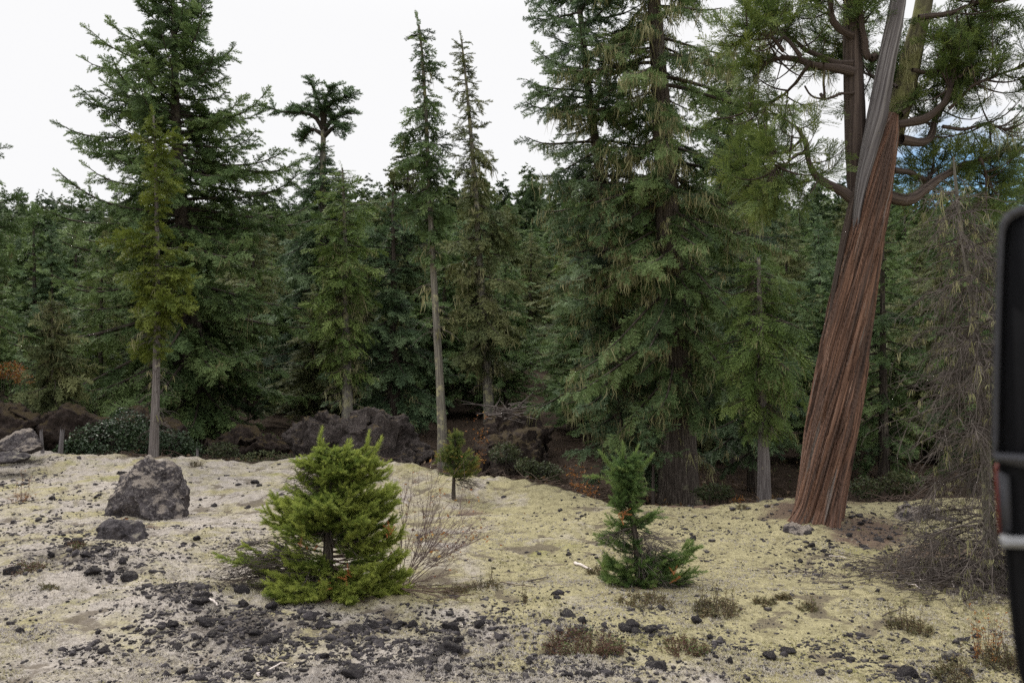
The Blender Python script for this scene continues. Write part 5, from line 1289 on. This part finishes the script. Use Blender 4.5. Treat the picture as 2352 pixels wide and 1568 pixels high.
# ------------------------------------------------------------------ the leaning red cedar
def cedar():
    r = np.random.default_rng(91)
    fx, fy = g2(1878, 1208); Y0 = fy + .25; s = Y0 / F * K
    O = np.array([fx, Y0, gz(fx, Y0)]); root = empty('leaning_cedar', O, 'leaning red barked cedar with a twisted split trunk and grey dead leader', 'tree')
    def P3(rows, dy=0.0): return np.array([at2(a, b, Y0 + dy) - O for a, b in rows])
    # red trunk with twisting ridges
    rows = [(1870, 1235, 122), (1875, 1205, 112), (1882, 1170, 106), (1892, 1100, 107), (1908, 1000, 112), (1924, 900, 110), (1939, 800, 106), (1957, 700, 102), (1974, 600, 94), (1988, 520, 88), (2002, 450, 86), (2018, 370, 74), (2036, 300, 54), (2050, 262, 26)]
    pts = P3([(a, b) for a, b, w in rows]); w = np.array([c for a, b, c in rows]) * s * .5
    n, sd = 300, 240
    Q = resample(np.concatenate([pts, w[:, None]], 1), n); V, T, uv = tubes(Q[None, :, :3], Q[None, :, 3], sd)
    h = np.repeat(Q[:, 2] - Q[0, 2], sd); th = np.tile(np.arange(sd) / sd * 2 * np.pi, n) + .42 * h
    ring = np.stack([np.cos(th), np.sin(th)], 1)
    g1 = fbm(np.concatenate([ring * 2.6, (h * .22)[:, None]], 1), 3, 5); g2_ = fbm(np.concatenate([ring * 8, (h * .5)[:, None]], 1), 3, 6); g3 = fbm(np.concatenate([ring * 22, (h * 1.4)[:, None]], 1), 3, 8)
    gr = fbm(np.concatenate([ring * 3.3, (h * .34)[:, None]], 1), 2, 15); gs = fbm(np.concatenate([ring * 7.5, (h * .8)[:, None]], 1), 2, 16)
    k = 1 + .14 * g1 - .17 * np.maximum(0, 1 - np.abs(gr) / .085) - .08 * np.maximum(0, 1 - np.abs(gs) / .11) + .06 * g2_ + .045 * g3 + .62 * np.exp(-h / .20) * (.2 + .8 * np.maximum(0, np.cos(th * 4 + 1 + .6 * g1)) ** .8)
    ctr = np.repeat(Q[:, :3], sd, 0); V = ctr + (V - ctr) * k[:, None]
    uvb = np.concatenate([ring, h[:, None]], 1)
    # slivers of bark that lift off the trunk
    m_ = 70; j0 = r.integers(12, n - 60, m_); ln = r.integers(14, 46, m_); t0 = r.uniform(0, 6.28, m_)
    q_ = np.linspace(0, 1, 9); idx = (j0[:, None] + ln[:, None] * q_).astype(int).clip(0, n - 1)
    hs = Q[idx, 2] - Q[0, 2]; ths = t0[:, None] - .42 * hs
    grid = V.reshape(n, sd, 3); col_ = ((ths % (2 * np.pi)) / (2 * np.pi) * sd).astype(int) % sd
    SP = grid[idx, col_]; cc = Q[idx, :3]; SP = cc + (SP - cc) * (1.0 + .05 * np.abs(q_ - .35) ** 1.0)[None, :, None]
    Vs_, Ts_, us_ = tubes(SP, (r.uniform(.006, .013, m_)[:, None]) * (.25 + .75 * np.sin(np.pi * np.clip(q_, .04, .96)))[None], 5)
    us_ = np.concatenate([np.repeat(np.stack([np.cos(t0), np.sin(t0)], 1), 45, 0) * 1.3, us_[:, 2:] + 3], 1)
    make('trunk', np.concatenate([V, Vs_]), np.concatenate([T, Ts_ + len(V)]), M['cedar_bark'], root, uv=np.concatenate([uvb, us_]), smooth=True)
    def limb(name, rows, mat, dy, sides=48, n=140, rough=.10, twist=.4, cap=False):
        pts = P3([(a, b) for a, b, w in rows], dy); w = np.array([c for a, b, c in rows]) * s * .5
        Q = resample(np.concatenate([pts, w[:, None]], 1), n); V, T, uv = tubes(Q[None, :, :3], Q[None, :, 3], sides)
        h = np.repeat(np.linalg.norm(Q[:, :3] - Q[0, :3], axis=1), sides); th = np.tile(np.arange(sides) / sides * 2 * np.pi, n) + twist * h; ring = np.stack([np.cos(th), np.sin(th)], 1)
        g = fbm(np.concatenate([ring * 3.0, (h * .35)[:, None]], 1), 4, int(r.integers(60)), .6); ctr = np.repeat(Q[:, :3], sides, 0)
        make(name, ctr + (V - ctr) * (1 + rough * 1.6 * g)[:, None], T, M[mat], root, uv=np.concatenate([ring * .6, h[:, None]], 1), smooth=True)
    limb('dead_leader', [(1957, 620, 3), (1962, 560, 11), (1970, 480, 19), (1982, 410, 28), (1998, 340, 37), (2014, 270, 44), (2026, 200, 41), (2038, 130, 38), (2054, 50, 37), (2065, -20, 35), (2074, -110, 32)], 'deadwood', -.10, 56, 160, .15, .5)
    limb('rear_stem', [(1978, 560, 40), (1974, 500, 44), (1970, 430, 46), (1966, 340, 48), (1962, 220, 45), (1958, 120, 42), (1957, 30, 38), (1957, -110, 34)], 'cedar_stem', .10, 48, 150, .10)
    limb('bark_strip', [(1904, 730, 3), (1912, 690, 9), (1924, 620, 13), (1938, 550, 15), (1952, 490, 16), (1966, 430, 12)], 'cedar_stem', -.05, 12, 60, .2)
    limb('mossy_stem', [(2050, 330, 40), (2062, 270, 46), (2080, 190, 52), (2098, 110, 46), (2115, 40, 42), (2128, -30, 38), (2142, -110, 30)], 'mossy_stem', .24, 40, 110, .16)
    # curving limbs: points and start, end thickness
    L = [([(1962, 165), (1920, 152), (1880, 148), (1840, 128), (1800, 118), (1760, 130)], 24, 7, .1), ([(1960, 145), (1925, 140), (1892, 118), (1862, 90), (1840, 50), (1822, 20)], 18, 5, .25), ([(1958, 82), (1925, 72), (1905, 50), (1896, 15), (1890, -40)], 20, 8, -.1),
         ([(1962, 212), (1920, 222), (1885, 236), (1850, 238), (1828, 218)], 8, 4, -.15), ([(1885, 215), (1890, 232), (1880, 190), (1868, 165)], 7, 5, -.15), ([(1975, 470), (1940, 440), (1900, 422), (1870, 400), (1853, 350), (1845, 315), (1838, 290)], 26, 9, .0), ([(1858, 412), (1825, 422), (1790, 418), (1755, 425)], 8, 4, .1), ([(1850, 350), (1820, 360), (1780, 395), (1745, 410)], 8, 4, -.2),
         ([(1842, 320), (1815, 345), (1770, 340), (1735, 350)], 8, 4, .2), ([(2012, 128), (1996, 140), (1985, 110), (1978, 60), (1968, 0), (1960, -50)], 20, 10, -.05),
         ([(2062, 285), (2110, 278), (2150, 258), (2180, 215), (2192, 170), (2184, 140), (2180, 60)], 22, 8, .0), ([(2070, 320), (2110, 325), (2145, 318), (2165, 280), (2185, 235), (2210, 190)], 24, 8, .2), ([(2066, 262), (2100, 232), (2120, 200), (2125, 150), (2150, 110)], 20, 6, .3),
         ([(2040, 450), (2070, 462), (2105, 455), (2150, 420), (2190, 390), (2250, 362), (2320, 345)], 28, 8, .1), ([(2052, 390), (2100, 390), (2150, 398), (2190, 380), (2205, 340)], 16, 6, .3), ([(2200, 180), (2230, 150), (2252, 110), (2262, 60)], 9, 4, .1), ([(2180, 250), (2220, 205), (2260, 190), (2300, 180)], 9, 4, -.2),
         ([(2110, 40), (2170, 35), (2230, 10), (2290, -10)], 14, 8, .0), ([(2230, 5), (2280, 22), (2300, 20), (2345, 14), (2370, 0)], 8, 5, -.4), ([(2165, 290), (2210, 300), (2260, 285), (2310, 300)], 9, 4, .0), ([(2095, 160), (2150, 160), (2200, 130), (2240, 120)], 10, 4, .2), ([(2060, 200), (2040, 150), (2020, 100), (2005, 85)], 8, 4, .5), ([(1960, 50), (1990, 40), (2020, 20)], 8, 4, .6),
         ([(1840, 130), (1815, 90), (1790, 60), (1770, 20)], 12, 5, .1), ([(1862, 140), (1840, 180), (1810, 200), (1770, 205)], 10, 4, .4), ([(1800, 118), (1770, 90), (1740, 85), (1710, 95)], 9, 4, -.1), ([(2250, 362), (2280, 400), (2310, 430)], 8, 4, .1)]
    P, Rr, tips = [], [], []
    for rows, a, b, dy in L:
        q = resample(P3(rows), 18); q[:, 1] += dy * np.linspace(0, 1, 18) ** 1.2 * 2.2 + (.2 if dy > .2 else 0) * 0; q += np.stack([fbm(q * 3 + k * 5, 2, 7) for k in range(3)], 1) * .02 * np.linspace(0, 1, 18)[:, None]
        P.append(q); Rr.append(np.linspace(a, b, 18) * s * .5)
    P = np.array(P); Rr = np.array(Rr)
    Rr = Rr * (1 + .30 * fbm(P.reshape(-1, 3) * 7, 3, 44).reshape(Rr.shape)); P = P + np.stack([fbm(P.reshape(-1, 3) * 6 + k * 9, 2, 45 + k) for k in range(3)], 1).reshape(P.shape) * .035 * np.linspace(0, 1, 18)[None, :, None] ** .5
    Vb, Tb, uvb = tubes(P, Rr, 8)
    # side twigs and cedar sprays towards the ends
    skip = {3, 4}
    src = np.concatenate([np.full(22, k) for k in range(len(P)) if k not in skip]); i = (18 * r.uniform(.32, 1, len(src)) ** .75).astype(int).clip(3, 17)
    p0 = P[src, i]; tg = norm(np.gradient(P, axis=1))[src, i]; d = norm(tg * .7 + r.normal(0, .65, (len(src), 3)) + [0, 0, .12]); l = r.uniform(.18, .62, len(src))
    q = np.linspace(0, 1, 7)[None, :, None]; tw = p0[:, None] + (d * l[:, None])[:, None] * q; tw[:, :, 2] += (l[:, None] * (-.35 * q[0, :, 0] + .5 * q[0, :, 0] ** 2.5))
    Vt, Tt, _ = tubes(tw, (.009 * (1 - .75 * q[0, :, 0]))[None] * (l[:, None] / .4), 4)
    gaps = fbm(p0 * 1.7, 2, 12) > np.where(p0[:, 0] < .3, -.08, -.45)
    so, sdv, sl, st = [], [], [], []
    for k in np.nonzero(gaps)[0]:
        m = int(6 + 8 * l[k]); t = r.uniform(.35, 1, m); j = (t * 6).astype(int).clip(0, 5); f = (t * 6 - j)[:, None]
        pos = tw[k, j] * (1 - f) + tw[k, j + 1] * f; g = norm(tw[k, -1] - tw[k, 2])
        so.append(pos); sdv.append(norm(g + r.normal(0, .6, (m, 3)) + [0, 0, -.12])); sl.append(r.uniform(.15, .30, m)); left = p0[k, 0] < 0
        st.append(np.clip(r.normal(.50 if left else .40, .13, m) + (.18 if p0[k, 0] < -.9 else 0) * r.random(), 0, 1))
    so, sdv, sl, st = (np.concatenate(a) for a in (so, sdv, sl, st))
    Vs, Ts, cs = place(LIB['cedar'], so, sdv, np.tile([0, 0, 1.0], (len(so), 1)) + r.normal(0, .55, (len(so), 3)), sl, st, r)
    make('limbs', np.concatenate([Vb, Vt]), np.concatenate([Tb, Tt + len(Vb)]), M['cedar_stem'], root, uv=np.concatenate([uvb * .5, np.zeros((len(Vt), 3))]), smooth=True)
    make('foliage', Vs, Ts, M['cedar_leaf'], root, tint=cs)
    hp = np.concatenate([tw[r.random(len(tw)) < .16][:, 3], P[:, 6:15].reshape(-1, 3)[r.random(len(P) * 9) < .12]])
    mid = P3([(2075, 230), (2085, 170), (2090, 120), (2065, 290), (2060, 275)], .1); hp = np.concatenate([hp, mid.repeat(5, 0) + r.normal(0, .05, (25, 3))])
    V, T, c = strands(hp, .17 * r.lognormal(0, .4, len(hp)), r, w=.006, k=6, spread=.03); make('lichen_clumps', V, T, M['lichen'], root, tint=c)
cedar()

# ------------------------------------------------------------------ the grey snag at the right
def snag():
    r = np.random.default_rng(93); fx, fy = g2(2262, 1345); Y0 = fy; s = Y0 / F * K
    O = np.array([fx, Y0, gz(fx, Y0)]); root = empty('dead_snag', O, 'dead grey tangle of lichen hung twigs at the right beside the mirror', 'dead tree')
    def P3(rows, dy=0.0): return np.array([at2(a, b, Y0 + dy) - O for a, b in rows])
    tr = P3([(2275, 1350), (2272, 1200), (2262, 1000), (2250, 850), (2236, 700), (2212, 560), (2196, 430), (2190, 360)]); tr[:, 1] += 0
    V, T, uv, P = trunk_mesh(tr, np.linspace(.050, .007, len(tr)), 12, r, n=60, flare=.5); make('trunk', V, T, M['bark_lichen'], root, uv=uv, smooth=True)
    n = 170; zz = tr[-1, 2] * (r.random(n) ** 2.3 * .9 + .02); ax = np.stack([np.interp(zz, P[:, 2], P[:, k]) for k in range(3)], 1)
    prof = np.interp(zz, [0, .3, .8, 1.6, 2.2, 2.9, 4.5], [.95, .80, .58, .48, .34, .22, .12])
    a = r.uniform(0, 6.28, n); l = prof * r.uniform(.5, 1.15, n); q = np.linspace(0, 1, 9)[None, :, None]
    dirv = np.stack([np.cos(a), np.sin(a), r.uniform(-.25, .25, n)], 1)
    b = ax[:, None] + (dirv * l[:, None])[:, None] * q; b[:, :, 2] -= (l[:, None] * r.uniform(.1, .55, (n, 1)) * q[0, :, 0] ** 2); b += np.cumsum(r.normal(0, .010, b.shape), 1) * q
    floor = lambda X: np.maximum(X[..., 2], .015 + 0 * X[..., 2])
    b[..., 2] = floor(b)
    bg = Bag(); V, T, uv = tubes(b, .009 * (1 - .7 * q[0, :, 0])[None] * np.ones((n, 1)), 4); bg.add(V, T)
    def sub(b, k, lo, hi, rad, spread, drop, m):
        src = np.repeat(np.arange(len(b)), k); i = r.integers(2, b.shape[1], len(src)); p0 = b[src, i]; g = norm(b[src, -1] - b[src, 0]); d = norm(g + r.normal(0, spread, (len(src), 3))); ll = r.uniform(lo, hi, (len(src), 1))
        qq = np.linspace(0, 1, m)[None, :, None]; c = p0[:, None] + (d * ll)[:, None] * qq; c[:, :, 2] -= drop * ll * qq[0, :, 0] ** 2; c += np.cumsum(r.normal(0, .005, c.shape), 1) * qq; c[..., 2] = floor(c)
        V, T, uv = tubes(c, np.full((len(c), m), rad) * (1 - .6 * qq[0, :, 0]), 3); bg.add(V, T); return c
    b2 = sub(b, 10, .12, .42, .0042, .85, .35, 7); b3 = sub(b2, 5, .05, .18, .0026, .8, .4, 5)
    # twigs fallen round its foot
    m = 200; c0 = np.stack([r.normal(-.45, .45, m), r.normal(-.02, .28, m), r.uniform(.01, .14, m)], 1); e = c0 + np.stack([r.normal(0, .28, m), r.normal(0, .2, m), r.normal(-.02, .05, m)], 1); e[:, 2] = np.maximum(e[:, 2], .01)
    for z in (c0, e):
        z[:, 2] += ground_z(z[:, 0] + O[0], z[:, 1] + O[1]) + ground_fine(z[:, 0] + O[0], z[:, 1] + O[1]) - O[2]
    bb, (V, T, uv) = stems_mesh(c0, e, r, .0045, .2, 6); bg.add(V, T)
    bg.build('twigs', M['twig'], root)
    hp = np.concatenate([b2[r.random(len(b2)) < .20][:, 3], b3[r.random(len(b3)) < .05][:, 2]])
    V, T, c = strands(hp, .07 * r.lognormal(0, .5, len(hp)), r, w=.0042, k=4, spread=.012); make('lichen_clumps', V, T, M['lichen'], root, tint=c)
snag()

# ------------------------------------------------------------------ sticks, stumps, brush
def stick(a, b, wid, label, mat='twig', name='stick', lift=.015, seed=1):
    r = np.random.default_rng(seed); (xa, ya), (xb, yb) = g2(*a), g2(*b); q = np.linspace(0, 1, 10); x = xa + (xb - xa) * q; y = ya + (yb - ya) * q
    z = ground_z(x, y) + ground_fine(x, y); z = np.maximum(z, np.linspace(z[0], z[-1], 10)) + lift
    P = np.stack([x, y, z], 1); P[:, :2] += r.normal(0, .008, (10, 2)); c = P[0].copy(); V, T, uv = tubes((P - c)[None], (wid * (1 - .5 * q))[None], 7, cap=True)
    tag(make(name, V, T, M[mat], uv=uv, smooth=True, loc=c), label, name)
M['bleached'] = mat_plain('bleached_wood', (.42, .36, .33), (.62, .55, .50))
stick((1320, 1300), (1362, 1316), .016, 'short bleached white stick left of the smaller young fir', 'bleached', seed=1)
stick((2183, 1335), (2190, 1368), .013, 'bleached upright chip of wood in the right foreground', 'bleached', seed=2)
stick((2075, 1345), (2125, 1362), .008, 'thin pale twig left of the bleached chip', 'bleached', seed=3)
stick((1215, 1340), (1262, 1332), .008, 'grey forked twig lying on the middle moss', 'twig', seed=4)
stick((1905, 1282), (1945, 1292), .008, 'pale twig on moss right below the cedar', 'bleached', seed=5)
stick((590, 1565), (660, 1530), .008, 'thin bleached twig at the bottom left of the middle', 'bleached', seed=6)
stick((470, 1392), (505, 1400), .012, 'greyish wood splinter above the main rubble patch', 'bleached', seed=7)
stick((2030, 1420), (2085, 1402), .006, 'fine grey twig left of the broad heath clump', 'twig', seed=8)
stick((1150, 1345), (1230, 1358), .005, 'long fine twig beside the thin reddish heath sprigs', 'twig_brown', seed=9)

def brush_pile():
    r = np.random.default_rng(97); Y = 19.0; c = at2(1170, 925, Y); O = np.array([c[0], Y, c[2] - .2]); n = 40
    root = empty('brush_pile', O, 'heap of grey dead branches on the lava bank right of the slim spire', 'brush pile')
    a = np.stack([r.normal(-.05, .22, n), r.normal(0, .3, n), r.uniform(-.15, .2, n)], 1); e = a + np.stack([r.normal(.0, .32, n), r.normal(0, .3, n), r.normal(.06, .14, n)], 1)
    b, (V, T, uv) = stems_mesh(a, e, r, .016, .12, 8); make('branches', V, T, M['twig'], root)
brush_pile()

def stump(x, y, Y, w, h, label, seed, lean=.1):
    r = np.random.default_rng(seed); c = at2(x, y, Y); O = np.array([c[0], Y, min(c[2], gz(c[0], Y) + .5)]); s = Y / F * K
    sd, n = 22, 14; q = np.linspace(0, 1, n); P = np.stack([lean * q * h * s, 0 * q, -.35 + q * (h * s + .35)], 1); V, T, uv = tubes(P[None], (w * s * .5 * (1.1 - .3 * q))[None], sd)
    k = np.repeat(q, sd); th = np.tile(np.arange(sd), n); V[:, 2] += (k > .6) * (k - .6) * r.uniform(-.8, .8, sd)[th] * h * s
    tag(make('broken_stump', V, T, M['deadwood'], uv=uv, smooth=True, loc=O), label, 'stump')
stump(100, 1015, 17.4, 8, 26, 'splintered grey stump behind the left boulders', 1, -.25)
stump(138, 1012, 17.6, 11, 26, 'paler broken stump left of the glossy shrub', 2, .2)
stump(452, 1060, 16.9, 6, 28, 'tiny lichened snag stub at the lip right of the large boulder', 3, .05)

# ------------------------------------------------------------------ the vehicle mirror at the right edge
def mirror():
    Y = .78
    O = at2(2420, 1040, Y)
    root = empty('vehicle_mirror', O, 'black plastic vehicle wing mirror cut off by the right edge', 'wing mirror')
    def solid(name, rows, dy, th, mat, bev=.006, seg=3, taper=False):
        rows = [(a - 13, b) for a, b in rows]
        bm = bmesh.new(); pts = [at2(a, b, Y + dy) - O for a, b in rows]
        f = bm.faces.new([bm.verts.new((p[0], dy, p[2])) for p in pts]); bm.normal_update()
        ext = bmesh.ops.extrude_face_region(bm, geom=[f]); bmesh.ops.translate(bm, vec=(.6 * th, th, 0), verts=[v for v in ext['geom'] if isinstance(v, bmesh.types.BMVert)]) if not taper else [setattr(v, 'co', Vector((v.co.x * .94 + .92 * th + .01, v.co.y + th, v.co.z * .9))) for v in ext['geom'] if isinstance(v, bmesh.types.BMVert)]
        bmesh.ops.recalc_face_normals(bm, faces=bm.faces[:])
        bmesh.ops.bevel(bm, geom=[e for e in bm.edges if abs((e.verts[0].co - e.verts[1].co).y) < .001], offset=bev, segments=seg, affect='EDGES', clamp_overlap=True)
        me = bpy.data.meshes.new(name); bm.to_mesh(me); bm.free(); me.materials.append(M[mat])
        for p in me.polygons: p.use_smooth = True
        o = bpy.data.objects.new(name, me); COL.objects.link(o); o.parent = root; return o
    right = 2640
    shell = [(2304, 540), (2308, 512), (2318, 492), (2334, 479), (2352, 471), (2372, 467), (right - 40, 460), (right, 500), (right, 1640), (right - 60, 1660), (2420, 1655), (2376, 1630), (2352, 1592), (2338, 1530), (2327, 1450), (2319, 1370), (2313, 1290), (2310, 1240), (2304, 1170), (2298, 1110), (2293, 1050), (2292, 980), (2294, 860), (2298, 720), (2301, 620)]
    solid('housing', shell, 0.0, .10, 'black', .010, 4, True)
    outer = [(2303, 545), (2307, 513), (2317, 493), (2333, 480), (2352, 472), (2372, 468)]
    rim = outer + [(2374, 486), (2354, 490), (2338, 498), (2326, 510), (2319, 528), (2316, 560), (2312, 640), (2308, 760), (2305, 880), (2303, 1000), (2303, 1045), (2293, 1045), (2291, 980), (2293, 860), (2297, 720), (2300, 620)]
    solid('rim', rim, -.008, .02, 'grey_plastic', .003, 2)
    solid('rib', [(2293, 1040), (right, 1062), (right, 1090), (2400, 1082), (2296, 1058)], -.012, .02, 'grey_plastic', .004, 3)
    solid('rib', [(2309, 1236), (right, 1240), (right, 1268), (2313, 1258)], -.016, .024, 'silver', .006, 3)
    solid('side_trim', [(2304, 1085), (2330, 1092), (2336, 1220), (2312, 1226)], -.006, .012, 'grey_plastic', .003, 2)
    solid('red_panel', [(2296, 1070), (2340, 1068), (2340, 1230), (2305, 1226), (2300, 1150)], .13, .03, 'red', .004, 2)
    solid('arm', [(right - 30, 900), (right + 500, 860), (right + 500, 1150), (right - 30, 1120)], .02, .06, 'black', .01, 3)
M['silver'] = mat_plain('pale_plastic', (.22, .22, .23), (.25, .25, .26), .4, .4, 60)
mirror()
